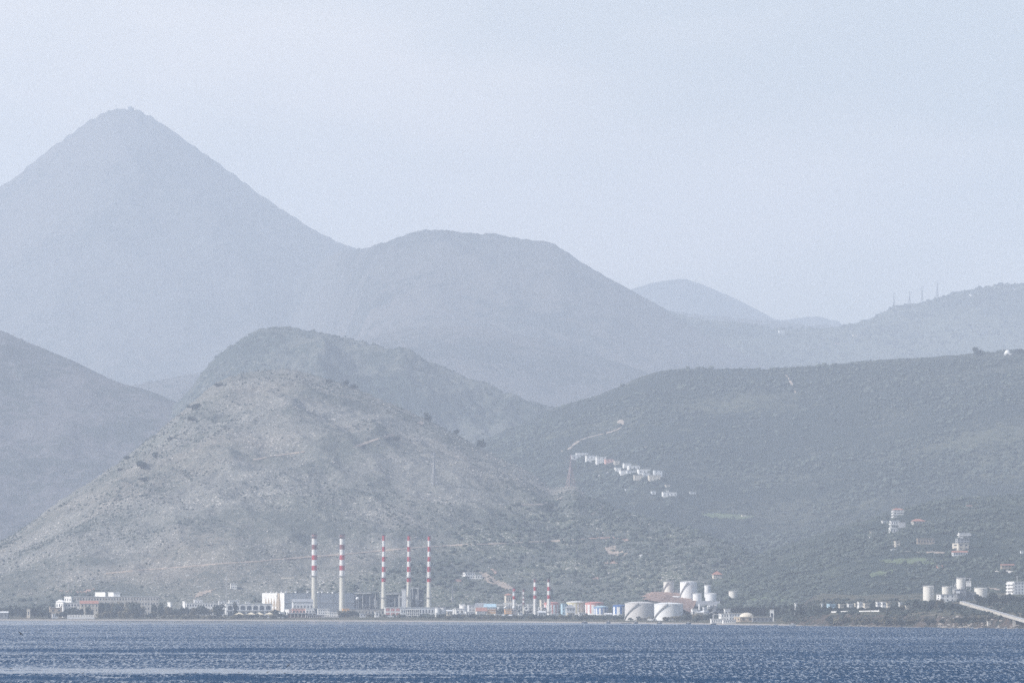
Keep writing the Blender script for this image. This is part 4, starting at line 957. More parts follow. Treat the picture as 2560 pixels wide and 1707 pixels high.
pergola("long white slab terrace roof in front of the salmon building", 718, 790, 1531, 1545, 4556)
pergola("second beach terrace roof, darker, reaching the white house", 764, 810, 1536, 1546, 4545, "greyroof", 10)
pergola("beach terrace with white posts under the lower white house", 805, 846, 1541, 1547.5, 4536, "pale", 12)
building("office", "long low grey power station office along the chimney feet", "office", 860, 862, 960, 1521, 1538, "conc", "flat", win=(1, 12), Y=4620, rmat="greyroof", wf=0.35)
building("store", "small orange-walled store at the office's left end", "store", 855, 857, 873, 1518.5, 1536, "orange", "flat", win=None, Y=4610, rmat="white")
building("office", "pale office behind the white frame building, right half", "office", 1000, 1001, 1092, 1517, 1538, "pale", "flat", win=(1, 12), Y=4625, wf=0.4)
building("pavilion", "bright white and pink pavilion with three pink bays", "building", 961, 963, 1001, 1517, 1533, "white", "flat", win=(2, 3), Y=4590, wf=0.72, wmat="coral", hf=0.6)
tr = building("terrace_building", "white open-framed terrace building of two decks near the beach", "building", 1014, 1014, 1048, 1523, 1545, "dconc", "none", win=None, Y=4560, depth=8)
La, Lb, Hc = tr["dims"]
for z_ in (0.18, 0.5, 0.97): cube_part("deck", "white", tr, -.4, La + .4, -1.6, Lb + .2, Hc * z_ + .02, Hc * z_ + .42)
for i in range(8): cube_part("post", "white", tr, La * i / 7 - .2, La * i / 7 + .2, -1.5, -1.1, -.8, Hc * .97)
for (a, c, l) in ((968, 985, "low white beach wall section under the pavilion"), (985, 1008, "white beach steps beside the pavilion")):
    building("wall", l, "wall", a, a, c, 1539, 1546, "pale", "flat", win=None, Y=4545, depth=2)
tank("small squat white tank, left of two by the shore", 1087.5, 1100, 1519.5, 1531, "tankw", Y=4620, stair=False, group="two squat white shore tanks")
tank("small squat white tank, right of two by the shore", 1101, 1114.5, 1519, 1531, "tankw", Y=4622, stair=False, group="two squat white shore tanks")
tank("tiny narrow white tank beside the small lattice pylon", 1131.5, 1137, 1521, 1533, "tankw", Y=4610, stair=False, rail=False)
building("store", "plain white store beside the tiny narrow tank", "store", 1137, 1139, 1160, 1520, 1534, "white", "flat", win=(1, 2), Y=4606)
building("plant_room", "white plant room on stilts among the pipework", "building", 1148, 1151, 1163, 1509, 1530, "white", "flat", win=(2, 1), Y=4650)
tank("mid-sized pale tank under the plant room", 1151, 1167, 1514, 1530, "tankw", Y=4630, stair=False, rail=False)
building("plant_building", "pale building with curved roof fittings right of the plant room", "building", 1168, 1172, 1200, 1511, 1532, "pale", "flat", win=(3, 4), Y=4640)
building("warehouse", "warehouse with pale ridged roof behind the brick-red one", "warehouse", 1188, 1190, 1216, 1519, 1533, "cream", "gable", win=None, Y=4635, rmat="greyroof", rise=4)
building("warehouse", "warehouse with light blue-grey roof and row of bright openings", "warehouse", 1210, 1212, 1240, 1517, 1531, "white", "gable", win=(1, 6), Y=4630, rmat="lblue", rise=2.8, wmat="coral", wf=0.5)
building("house", "house with brick-red roof and white eaves near the shore", "house", 1190, 1192, 1217, 1527, 1540, "white", "gable", win=(1, 4), Y=4590, rise=3)
building("house", "house with orange and white windowed front beside the brick-red roof", "house", 1216, 1217, 1240, 1523, 1540, "orange", "flat", win=(2, 6), Y=4592, wmat="white", wf=0.5)
building("cafe", "low yellow shore hut with dark openings", "hut", 1218, 1219, 1236, 1534, 1545, "yellow", "flat", win=(1, 3), Y=4560, rmat="yellow")
building("villa", "white shore villa under the brick-red roof", "villa", 1191, 1192, 1212, 1531, 1546, "white", "flat", win=(2, 4), Y=4562)
building("orange_building", "orange building with white stripes and grey annex among the plant", "building", 1261, 1263, 1280, 1522, 1541, "orange", "flat", win=(3, 4), Y=4590, wf=0.6, wmat="white", hf=0.35)
building("annex", "dull grey annex on the orange building's right", "building", 1280, 1280, 1292, 1524, 1541, "dconc", "flat", win=(2, 2), Y=4591, wmat="beige")
building("shed", "long low pale shed on the shore below the orange building", "shed", 1243, 1246, 1280, 1538, 1547, "pale", "gable", win=(1, 5), Y=4550, rmat="pale", rise=0.8)
def rack(label, x0, x1, yt, thick, Y, n=8, name="pipe_rack", ybase=1535, mat="pipe"):
    p = spot(x0, ybase, None, Y); w = (x1 - x0) * p[1] / F; h = zat(yt, p[1]) - p[2]; t = thick * p[1] / F; root = empty(name, p); tag(root, label, "pipe rack")
    for j in range(3):
        b = MB(); b.bar((0, j * 1.2, h - t * (.2 + .15 * j)), (w, j * 1.2, h - t * (.2 + .15 * j)), t * .55); b.build("pipe", M[mat], root)
    for i in range(n):
        b = MB(); a = w * (i + .5) / n; b.box(a - .2, a + .2, 0, .4, -1, h - t); b.box(a - .2, a + .2, 2.4, 2.8, -1, h - t); b.box(a - .25, a + .25, -.2, 3, h - t - .4, h - t); b.build("trestle", M["galv"], root)
    return root
rack("long white elevated pipe rack across the plant behind the short chimneys", 1232, 1336, 1510, 3.6, 4650, 10)
rack("short upper white pipe bridge at the foot of the red-crowned chimney", 1257, 1292, 1506.5, 3, 4655, 4)
def clutter(label, x0, x1, yt, yb, Y, seed, n=22, name="process_unit", mats=("steel", "galv", "dconc", "pipe"), group=None):
    """open process plant: frame, vessels and pipes"""
    p = spot(x0, yb, None, Y); w = (x1 - x0) * p[1] / F; h = zat(yt, p[1]) - p[2]; r = random.Random(seed); root = empty(name, p); tag(root, label, "process plant", group)
    b = MB(); m = max(2, int(w / 4))
    for i in range(m + 1):
        for y in (0, 8): b.box(w * i / m - .15, w * i / m + .15, y, y + .3, -1, h * r.uniform(.6, 1))
    for j in range(3): b.box(0, w, 0, .25, h * (.2 + .18 * j), h * (.2 + .18 * j) + .25)
    for i in range(m + 1): b.box(w * i / m - .12, w * i / m + .12, .1, 8.2, h * .56, h * .56 + .25)
    b.build("frame", M[mats[0]], root)
    for i in range(n):
        a = r.uniform(0, w); zz = r.uniform(0, h * .75); kind = r.random()
        if kind < .4: R = r.uniform(.4, 1.3); MB().lathe([(.01, zz + 3.2), (R, zz + 3), (R, zz), (.01, zz - .2)], 12, a, r.uniform(0, 6)).build("vessel", M[r.choice(mats)], root, True)
        elif kind < .7: cube_part("equipment_box", r.choice(mats), root, a, a + r.uniform(1, 3), r.uniform(-1, 3), r.uniform(3.5, 7), zz, zz + r.uniform(.8, 2.4))
        else: b = MB(); b.bar((a, -.3, zz), (min(w, a + r.uniform(2, 9)), -.3, zz + r.choice([0, 0, 2])), .35); b.build("pipe", M["pipe"], root)
    return root
clutter("dark process plant under the long white pipe rack", 1240, 1300, 1513, 1538, 4620, 11, 20)
clutter("process plant of dark steel between thin and left short chimneys", 1300, 1332, 1508, 1538, 4600, 12, 24)
clutter("process plant between the pair of short chimneys", 1345, 1366, 1514, 1540, 4590, 13, 14)
clutter("pipework yard with pale pumps below the small upper tanks", 1766, 1800, 1512, 1532, 4340, 14, 18)
clutter("pipe and pump yard under the lone upper tank", 1812, 1840, 1506, 1522, 4380, 15, 14, mats=("galv", "pale", "pipe", "white"))
clutter("small pipe manifold above the yard, beneath the lone tank", 1838, 1872, 1494, 1502, 4420, 16, 8, mats=("galv", "pale", "pipe", "beige"))
for cx, cy, lab in ((1316, 1520.5, "ring-shaped cooling fan housing right of the thin chimney"), (1350, 1521, "ring-shaped cooling fan housing between the paired chimneys")):
    p = at(float(cx), float(cy), 4590.0); g = float(groundz(np.array([float(cx)]), np.array([4590.0]))[0]); root = empty("fan_housing", (float(p[0]), 4590.0, g)); tag(root, lab, "fan", "ring fan housings")
    c = float(p[2]) - g; o = MB().lathe([(1.9, -.8), (1.9, .8), (1.1, .8), (1.1, -.8), (1.9, -.8)], 20).build("ring", M["white"], root); o.rotation_euler = (math.pi / 2, 0, 0); o.location = (0, 0, c)
    cube_part("stand", "galv", root, -.3, .3, 0, .5, -.5, c - 1.7); cube_part("hub", "steel", root, -.4, .4, -.5, .5, c - .4, c + .4)
building("office", "cream building with cut-away roof left of the right short chimney", "building", 1349, 1353, 1375, 1498, 1530, "cream", "flat", win=(4, 3), Y=4620)
# ------------------------------------------------------------------ striped and big tanks
SG = "tanks painted with vertical stripes"
tank("round white tank with pink roof and coral stripes behind the right short chimney", 1360, 1398, 1506, 1536, "tankw", Y=4590, stripes=("coral", 12), rmat="coral", stair=False, group=SG)
building("control_house", "light blue and white building between pink and yellow striped tanks", "building", 1402, 1406, 1417, 1508, 1535, "lblue", "flat", win=(3, 2), Y=4580)
tank("pale yellow tank with yellow stripes and white roof", 1416, 1461, 1504.5, 1535, "tankw", Y=4580, stripes=("yellow", 16), rmat="white", stair=False, group=SG)
tank("red-roofed white tank with coral stripes, larger of the two overlapping", 1462.5, 1509, 1506, 1538, "tankw", Y=4570, stripes=("coral", 12), rmat="coral", stair=False, group=SG)
tank("smaller tank with light blue roof in front of the red-roofed one", 1484, 1521, 1516.5, 1538, "tankw", Y=4540, stripes=("blue", 12), rmat="lblue", stair=False, group=SG, roofrise=0.16)
tank("tall white tank with bold dark blue stripes and blue roof", 1532, 1567, 1512.5, 1545, "tankw", Y=4510, stripes=("blue", 8), rmat="blue", stair=False, group=SG)
tank("dark blue-striped tank half hidden behind the bold striped one", 1556, 1575, 1518, 1545, "tankw", Y=4535, stripes=("blue", 8), stair=False, group=SG)
building("gate_house", "grey gate house with wide hipped roof before the yellow tank", "house", 1414, 1416, 1438, 1519, 1543, "pale", "hip", win=(2, 3), Y=4540, rmat="greyroof", rise=2.4)
tank("huge rust-stained grey tank left of the bright white one", 1562, 1636, 1507, 1547, "rust", Y=4170, roofrise=0.12)
tank("huge bright white tank with diagonal stair, largest on the shore", 1635.5, 1707.5, 1509, 1550, "tankw", Y=4140, roofrise=0.12)
UG = "tanks on the red earth terrace"
tank("cream tank at the left end of the red earth terrace", 1658.7, 1685, 1453.5, 1482, "tank", Y=YT + 90, zbase=zat(1482, YT + 90), group=UG, roofrise=0.05)
tank("tall white tank, biggest on the red earth terrace", 1700, 1743, 1454, 1495.5, "tankw", Y=YT + 40, zbase=zat(1495.5, YT + 40), group=UG, roofrise=0.1)
tank("small tank low behind the cream one and the tall one", 1686, 1697, 1474.5, 1482, "tank", Y=YT + 95, zbase=zat(1483, YT + 95), group=UG, stair=False)
tank("short white tank with roof pipes in front of the tall one", 1732, 1754, 1484, 1502, "tankw", Y=YT + 8, zbase=zat(1502, YT + 8), group=UG, stair=False)
tank("slim white tank standing behind the two short ones", 1761, 1777, 1463, 1488, "tankw", Y=YT + 75, zbase=zat(1488, YT + 75), group=UG, stair=False)
tank("wide short white tank at the right of the terrace", 1763, 1791.5, 1484, 1502, "tankw", Y=YT + 6, zbase=zat(1502, YT + 6), group=UG, roofrise=0.16, stair=False)
tank("lone cream tank to the right of the terrace", 1822, 1843.5, 1477.5, 1498, "tank", Y=YT + 40, zbase=zat(1498, YT + 40), group=UG, roofrise=0.05, stair=False)
p = at(1681.0, 1494.5, YT + 36); root = empty("horizontal_tank", tuple(float(v) for v in p)); tag(root, "white bullet tank lying before the tall terrace tank", "tank")
o = MB().lathe([(.01, 0), (.6, .1), (.75, .5), (.75, 5.4), (.6, 5.8), (.01, 5.9)], 16).build("vessel", M["tankw"], root, True); o.rotation_euler = (0, math.pi / 2, 0); o.location = (0, 0, .9)
for q in (1, 4.6): cube_part("saddle", "galv", root, q, q + .4, -.5, .5, -.8, .4)
tank("small white round tank beside the pipe yard fence", 1890.5, 1897.5, 1496, 1502, "tankw", Y=4400, stair=False, rail=False, zbase=zat(1503, 4400))
tank("small white drum at the terrace bank's foot", 1746, 1751.5, 1509, 1515, "tankw", Y=4380, stair=False, rail=False, zbase=zat(1516, 4380))
building("white_hut", "tiny bright white hut in the middle of the pipe yard", "hut", 1781, 1781, 1786, 1515, 1520, "white", "flat", win=None, Y=4350, depth=3)
mast("thin lighting mast at the left of the cream terrace tank", 1637.5, 1466, 1480, YT + 100, name="lighting_mast", group="terrace lighting masts")
mast("thin lighting mast close to the cream terrace tank's left side", 1655.5, 1466, 1482, YT + 100, name="lighting_mast", group="terrace lighting masts")
mast("thin mast at the left of the long pipe rack", 1230, 1487, 1512, 4700, name="mast", t=0.45)
mast("thin mast above the mid-sized pale tank", 1192, 1489, 1512, 4700, name="mast")
mast("thin pole in the pipe yard", 1799.5, 1491, 1512, 4385, name="pole", cat="pole")
building("shore_building", "white flat-roofed shore building left of the dome", "building", 1798, 1803, 1822, 1533, 1554, "white", "flat", win=(2, 3), winL=(2, 1), Y=4000)
building("shore_building", "long low white shore building running to the dome", "building", 1822, 1823, 1856, 1531.5, 1553, "pale", "flat", win=(2, 5), Y=4020, rmat="cream")
dm = building("chapel", "beige shore building carrying a broad white dome", "domed building", 1838, 1850, 1900, 1541, 1558, "beige", "flat", win=(1, 3), winL=(1, 2), Y=3950, rmat="cream")
La, Lb, Hc = dm["dims"]
b = MB(); R = 18 * 3950 / F; b.lathe([(R * math.cos(i * math.pi / 16), Hc + .02 + R * .58 * math.sin(i * math.pi / 16)) for i in range(9)], 28, La * .42, R + 1); b.build("dome", M["cream"], dm, True)
building("shore_building", "long low building with flat cream roof right of the dome", "building", 1880, 1882, 1932, 1541, 1558, "dconc", "flat", win=(1, 5), Y=3945, rmat="cream")
building("pier_shed", "low white moored-barge-like shed at the water's edge", "shed", 1776, 1778, 1806, 1546, 1557, "white", "flat", win=(1, 5), Y=3940)
building("pier_shed", "white shed with small tower beside the low shore shed", "shed", 1806, 1808, 1840, 1548.5, 1558, "white", "flat", win=(1, 6), Y=3925, rmat="pale")
mast("white light tower on the low shore shed", 1783, 1537, 1548, 3942, name="light_tower", t=0.8, cross=0.5)
building("sign_wall", "white frame-like wall panel among trees right of the dome", "wall", 1925, 1925, 1935, 1523, 1533, "white", "flat", win=(1, 1), Y=3960, depth=1, wf=0.6)
for x0, x1, yt, lab in ((1619, 1633, 1546, "long white truck parked left of the huge white tank"), (1634.5, 1643, 1546, "white van parked behind the long truck"), (1659, 1665, 1547, "small white car parked before the huge tank"), (1675, 1684, 1545, "white delivery van by the huge tank's stair foot"), (2145, 2172, 1521, "long white lorry on the cliff-top road")):
    Yv = (4100 if x0 < 2000 else None); p = spot(x0, yt + 5.5, None, Yv); k = p[1] / F; w = (x1 - x0) * k; h = 5 * k; root = empty("truck" if w > 2.8 else "car", p); tag(root, lab, "truck" if w > 2.8 else "car", "vehicles along the shore road")
    if w > 2.8:
        MB().box(0, w * .75, 0, 2.4, .6, .6 + h).build("cargo_box", M["white"], root); MB().box(w * .78, w, .1, 2.3, .5, .5 + h * .8).build("cab", M["pale"], root); cube_part("windscreen", "glass", root, w * .9, w + .05, .3, 2.1, .5 + h * .45, .5 + h * .7)
    else:
        MB().box(0, w, 0, 1.7, .35, .9).build("body", M["white"], root); MB().box(w * .2, w * .8, .1, 1.6, .9, 1.5).build("cabin", M["glass"], root)
    for q in (.15, .82):
        o = MB().lathe([(.01, -.2), (.42, -.2), (.42, .2), (.01, .2)], 12).build("wheel", M["tyre"], root); o.rotation_euler = (math.pi / 2, 0, 0); o.location = (w * q, 0, .42)
# boats
def boat(label, x0, x1, yt, yb, Y, mat="boat", cab=True, group="small boats moored off the shore tanks"):
    Y = min(Y, float(shoreY((x0 + x1) / 2)) - 12)
    k = Y / F; w = (x1 - x0) * k; xx, _, _ = at(float(x0), float(yb), Y); root = empty("boat", (float(xx), Y, 0)); tag(root, label, "boat", group); h = (yb - yt) * k
    vs = []; n = 9
    for i in range(n):
        t = i / (n - 1); bw = .9 * (1 - abs(t * 1.6 - .6) ** 3 if t > .375 else 1) if t < .99 else .03; bw = max(.04, bw)
        sh = h * (.5 + .18 * t * t); vs += [(w * t, -bw, sh), (w * t * .97 + .1, -bw * .5, -.25), (w * t * .97 + .1, bw * .5, -.25), (w * t, bw, sh)]
    fs = []
    for i in range(n - 1):
        a = 4 * i; fs += [(a, a + 1, a + 5, a + 4), (a + 1, a + 2, a + 6, a + 5), (a + 2, a + 3, a + 7, a + 6), (a + 3, a, a + 4, a + 7)]
    fs += [(0, 3, 2, 1), (4*n-4, 4*n-3, 4*n-2, 4*n-1)]
    MB().add(vs, fs).build("hull", M[mat], root)
    if cab: cube_part("cabin", "galv", root, w * .3, w * .68, -.55, .55, h * .45, h)
    return root
for a in (("small dark boat moored before the yellow striped tank", 1454, 1469, 1548, 1554, 4230.), ("small dark boat with tall cabin before the light blue roofed tank", 1516, 1526, 1547, 1555.5, 4180.),
          ("squat grey boat moored before the rusty tank", 1584, 1595, 1549, 1556, 4140.), ("dark boat with raised bow left of the huge white tank", 1642, 1654.5, 1551, 1557.5, 4080.),
          ("grey boxy boat right of the huge white tank", 1715, 1728, 1551, 1558, 4050.), ("grey boat moored before the low white shore sheds", 1776, 1791, 1552.5, 1559, 4000.)): boat(*a)
boat("white and red fishing boat lying off the grassy point", 1972, 1990, 1546, 1553, 3990., "white", True, "larger boats by the point"); mast("white mast of the fishing boat off the grassy point", 1986, 1540, 1549, 3992.0, t=.5, cross=.6)
boat("small white boat right of the domed building", 1933, 1945, 1552, 1557, 4010., "white", False, "larger boats by the point")
for i, (x, l) in enumerate(((2420, "white dinghy close under the pale rocks"), (2431, "white dinghy second along from the rocks"), (2494, "white dinghy left of the conveyor pier"), (2514, "larger white dinghy between the wall and the conveyor pier"), (2541, "white dinghy at the foot of the conveyor pier"))):
    boat(l, x - 2.5 - (i > 2), x + 2.5 + (i > 2), 1563.5, 1569, 3560., "white", False, "white dinghies under the conveyor")
boat("low dark jetty barge before the rusty tank's left edge", 1553, 1579, 1552.5, 1555.5, 4170., "boat", False)

# ------------------------------------------------------------------ cement works on the right
tank("round cream silo, leftmost of the cement works", 2307.5, 2335, 1465.5, 1490, "tank", Y=3960, roofrise=0.12, stair=False, group="cement works silos")
tank("round cream silo behind the white works building", 2355, 2378, 1467, 1492, "tank", Y=3960, roofrise=0.14, stair=False, group="cement works silos")
tank("round cream silo right of the grey towers", 2436, 2468, 1470, 1494, "tank", Y=3950, roofrise=0.1, stair=False, group="cement works silos")
building("works_building", "white works building with bright end wall and blue-grey window", "works building", 2344, 2351.5, 2387, 1484.5, 1522, "white", "flat", win=(2, 3), winL=(3, 1), Y=3900, th=0.5, rmat="greyroof", wf=0.3)
building("works_wing", "low white wing left of the works building", "building", 2333, 2334, 2346, 1502, 1510, "white", "flat", win=None, Y=3895)
building("works_tower", "massive grey concrete tower under the round works silo", "tower", 2390, 2392, 2416, 1472, 1510, "dconc", "flat", win=None, Y=3925)
building("works_tower", "lower dark grey concrete block right of the massive tower", "tower", 2416, 2416, 2440, 1479, 1510, "dconc", "flat", win=(1, 3), Y=3928)
tw = tank("cream silo raised on top of the grey tower", 2391, 2414, 1446, 1466, "tank", Y=3930, zbase=zat(1466, 3930), stair=False, roofrise=0.05, cat="silo")
k = 3930 / F
for i in range(6): a = i * math.pi / 3; cube_part("support_leg", "galv", tw, 2.6 * math.cos(a) - .2, 2.6 * math.cos(a) + .2, 2.6 * math.sin(a) - .2, 2.6 * math.sin(a) + .2, -1.7, 0)
fb = building("filter_house", "white filter box on legs beside the raised silo", "building", 2415, 2415, 2428, 1452, 1465, "white", "flat", win=None, Y=3931, ped=0, zbase=zat(1465, 3931))
for (a, c) in ((.2, .2), (3.0, .2), (.2, 4), (3.0, 4)): cube_part("leg", "galv", fb, a, a + .3, c, c + .3, -2.2, 0)
mw = clutter("steel stair tower with catwalks left of the raised silo", 2384, 2392, 1450, 1508, 3920, 21, 10, name="stair_tower", mats=("galv", "pale", "steel", "galv"))
rack("catwalk bridge linking raised silo and filter box", 2390, 2430, 1444.5, 1.5, 3932, 4, name="catwalk", ybase=1472, mat="galv")
# conveyor
c0 = at(2404.0, 1506.0, 3640.0); c1 = at(2700.0, 1592.0, 3290.0); root = empty("conveyor", tuple(float(v) for v in c0)); tag(root, "long sloping conveyor gallery running down from the cement works to the sea", "conveyor")
d = Vector(c1) - Vector(c0); b = MB(); u = Vector((0, 0, 1)); s_ = d.normalized().cross(u).normalized()
def gal(o0, o1, w0, w1):
    vs = [s_*w0 + u*o0, s_*w1 + u*o0, s_*w1 + u*o1, s_*w0 + u*o1]; vs = vs + [v + d for v in vs]
    return MB().add(vs, [(0,1,2,3), (7,6,5,4), (0,4,5,1), (1,5,6,2), (2,6,7,3), (3,7,4,0)])
gal(-.7, .1, -1.3, 1.3).build("deck", M["conc"], root); gal(.11, 1.0, -1.2, -1.0).build("side_rail", M["conc"], root); gal(.11, 1.0, 1.0, 1.2).build("side_rail", M["conc"], root); gal(1.01, 1.15, -1.3, 1.3).build("cover", M["galv"], root)
for t in (.16, .34, .47):
    q = d * t; pier = (t == .47); w = .9 if pier else .25; g = groundz(np.array([2545.0 if pier else 2480.0]), np.array([float(c0[1] + q.y)]))[0]
    cube_part("pier", "conc" if pier else "galv", root, q.x - w, q.x + w, q.y - w, q.y + w, -float(c0[2]) - 1, q.z - .72)
# apartment block at the right edge
ap = building("apartment_block", "white apartment block with stacked balconies at the right edge", "apartment block", 2523, 2536, 2585, 1453, 1484, "pale", "flat", win=(4, 6), winL=(4, 2), th=0.5, Y=4050, rmat="white")
La, Lb, Hc = ap["dims"]
for j in range(4): cube_part("balcony", "white", ap, -1.3, -.07, 0, Lb * .9, Hc * j / 4 + .2, Hc * j / 4 + 1.3)
mast("aerial cluster on the apartment block roof", 2543, 1438, 1453, 4056, name="aerial", t=.35)
# village strip right of the grassy mound
for x0, x1, yt, m, lab in ((2144, 2158, 1503.5, "white", "tall white cube house above the cliff-top lorry"), (2136, 2144, 1507, "cream", "low cream house left of the tall white cube"), (2158, 2174, 1506.5, "cream", "cream house with bright steps right of the tall white cube"),
        (2190, 2203, 1503.5, "white", "bright white house, left one of the cliff-top pair"), (2203, 2215, 1504, "white", "bright white house, right one of the cliff-top pair"), (2216, 2226, 1506, "cream", "small cream house right of the bright pair"),
        (2068, 2090, 1508.5, "lblue", "long low pale blue roofed house left along the cliff-top"), (2053, 2058, 1508, "white", "tiny white hut left of the pale blue house"), (2246, 2270, 1482, "white", "white house with reddish roof on the green rise"), (2247, 2256, 1505, "white", "white van-sized hut below the green rise"),
        (2262, 2274, 1513, "cream", "cream depot building on the cliff-top yard"), (2118, 2132, 1508, "white", "white house behind the cliff-top hedge"), (2096, 2110, 1509, "cream", "half-hidden cream house beside the pale blue one"), (1987, 1993, 1506.5, "white", "tiny white hut below the grassy mound"), (2346, 2352, 1514, "white", "tiny white store under the works building")):
    building("house", lab, "house", x0, x0 + (x1 - x0) * .25, x1, yt, 1518, m, "hip" if "reddish" in lab else "flat", win=(2, max(1, int((x1 - x0) / 5))), winL=(2, 1), th=.7, Y=float(shoreY(x0)) + (620 if "rise" in lab and "below" not in lab else 110), rmat="redroof" if "reddish" in lab else None, wf=.35)
patchroad = [(2080, 1531), (2140, 1530), (2200, 1527), (2240, 1526)]
rw = spot(2080, 1531, None, float(shoreY(2080)) + 45); rw2 = spot(2200, 1528, None, float(shoreY(2200)) + 55)
root = empty("sea_wall", rw); tag(root, "pale low parapet wall along the cliff-top road", "wall"); dd = Vector(rw2) - Vector(rw); b = MB(); b.bar((0, 0, 0.2), dd + Vector((0, 0, .2)), 1.3); b.build("parapet", M["white"], root)

# small houses and sheds filling the shore strip
for n_, (lab, x0, xc, x1, yt, yb, m, rf, wr, wc) in enumerate((
    ("low white shed between the salmon building and its terrace", 697, 699, 712, 1529, 1541, "white", "flat", 1, 2), ("white garage right of the big beach tree clump", 899, 900, 914, 1532, 1541, "pale", "flat", 1, 2), ("pale kiosk at the first slender chimney's foot", 936, 938, 948, 1528, 1541, "white", "flat", 1, 1),
    ("white annex between pavilion and terrace building", 1001, 1002, 1014, 1524, 1540, "white", "flat", 2, 2), ("bright white cube at the pale office's right end", 1088, 1090, 1098, 1531, 1541, "white", "flat", 1, 1), ("cream shed right of the squat white tanks", 1116, 1118, 1130, 1527, 1541, "cream", "gable", 1, 2),
    ("low white boathouse left of the brick-red roof", 1162, 1165, 1188, 1528, 1542, "white", "flat", 1, 4), ("pale two-storey house under the mid-sized pale tank", 1142, 1145, 1162, 1532, 1544, "pale", "flat", 2, 3), ("white shore house right of the yellow hut", 1236, 1238, 1250, 1534, 1545, "white", "flat", 1, 2),
    ("white canteen between thin and left short chimneys", 1294, 1296, 1306, 1530, 1543, "white", "flat", 2, 2), ("pale shed between left short chimney and its twin", 1344, 1346, 1364, 1530, 1545, "pale", "gable", 1, 3), ("white colonnade hut right of the right short chimney", 1377, 1378, 1396, 1533, 1547, "white", "flat", 1, 6),
    ("cream house below the yellow striped tank", 1417, 1420, 1436, 1531, 1546, "cream", "flat", 1, 3), ("low white house between yellow and red-roofed tanks", 1446, 1448, 1463, 1530, 1545, "white", "flat", 1, 3), ("pale pump house between light blue and dark blue tanks", 1511, 1514, 1530, 1535, 1547, "pale", "gable", 1, 2),
    ("white hut at the bold blue tank's foot", 1566, 1568, 1576, 1537, 1547, "white", "flat", 1, 1), ("white works hut right of the huge white tank", 1728, 1731, 1744, 1521, 1535, "white", "flat", 1, 2), ("pale tower block behind the right-hand shore trees", 1757, 1760, 1768, 1517, 1540, "pale", "flat", 3, 2),
    ("long cream shed between earth bank and shore sheds", 1738, 1741, 1772, 1530, 1545, "cream", "gable", 1, 5), ("small white house behind the flat shore building", 1810, 1812, 1826, 1521, 1535, "white", "flat", 1, 2))):
    Yn = (4475 if x0 < 1520 else 4380) if x0 > 1290 else 4540
    if x0 > 1720: Yn = 4230
    if 1560 < x0 < 1580: Yn = 4200
    building("house" if "house" in lab else "hut", lab, "house" if "house" in lab else "hut", x0, xc, x1, yt, yb, m, rf, win=(wr, wc), winL=(wr, 1), th=.5, Y=Yn, rmat="pale" if rf == "gable" else None, wf=.4, rise=1.2 if rf == "gable" else None)
VT = []
# ------------------------------------------------------------------ houses on the slopes
NH = ["near_hill"]; SH = ["wooded_hill", "rocky_hill"]; OH = ["olive_hill", "near_hill", "wooded_hill"]
building("villa", "white hillside villa with terraces above the slender chimneys' right", "villa", 1157, 1163, 1187, 1430, 1446, "white", "flat", win=(2, 4), winL=(2, 1), th=.6, hill=NH, wf=.4)
building("villa_wing", "white side wing of the hillside villa", "villa", 1186, 1188, 1206, 1436, 1447, "white", "flat", win=(1, 3), hill=NH)
building("retaining_wall", "pink garden wall left of the white hillside villa", "wall", 1122, 1122, 1153, 1448, 1451, "pink", "flat", win=None, hill=NH, depth=2)
building("retaining_wall", "white garden wall of the hillside villa, left side", "wall", 1145, 1145, 1158, 1437, 1441, "white", "flat", win=None, hill=NH, depth=2)
building("house", "pale two-storey house on the slope above the arcaded hotel", "house", 575, 577, 592, 1457, 1471, "white", "flat", win=(2, 3), hill=NH, wf=.4)
building("retaining_wall", "white terrace wall on the slope left of the pale two-storey house", "wall", 492, 492, 546, 1464.5, 1467.5, "white", "flat", win=None, hill=NH, depth=3)
building("hut", "tiny white hut on the dry slope over the arcaded hotel", "hut", 464, 464, 474, 1435.5, 1439, "white", "flat", win=None, hill=NH, depth=4)
building("greenhouse", "low pale greenhouse roof on the slope behind the turbine hall", "greenhouse", 703, 703, 736, 1441.5, 1446, "cream", "flat", win=None, hill=NH, depth=6)
building("hut", "pale hut left of the first broad chimney on the slope", "hut", 798, 798, 808, 1450, 1454, "white", "flat", win=(1, 1), hill=NH, depth=4)
building("house", "red-roofed house behind the red-crowned chimney", "house", 1261, 1265, 1281, 1487, 1498, "cream", "hip", win=(2, 3), Y=4745, wf=.4)
building("villa", "villa with orange hipped roof and open porch above the terrace tanks", "villa", 1781, 1784, 1805, 1435.5, 1446, "cream", "hip", win=(2, 4), hill=True, wf=.55, rise=3)
building("hut", "long white hut alone among trees above the striped tanks", "hut", 1600, 1601, 1614, 1387.5, 1392, "white", "gable", win=None, hill=True, depth=4, rmat="white", rise=.6)
building("wall", "white field wall high on the green slope right of the left pylons", "wall", 1582, 1582, 1614, 1287, 1289.5, "white", "flat", win=None, hill=True, depth=2)
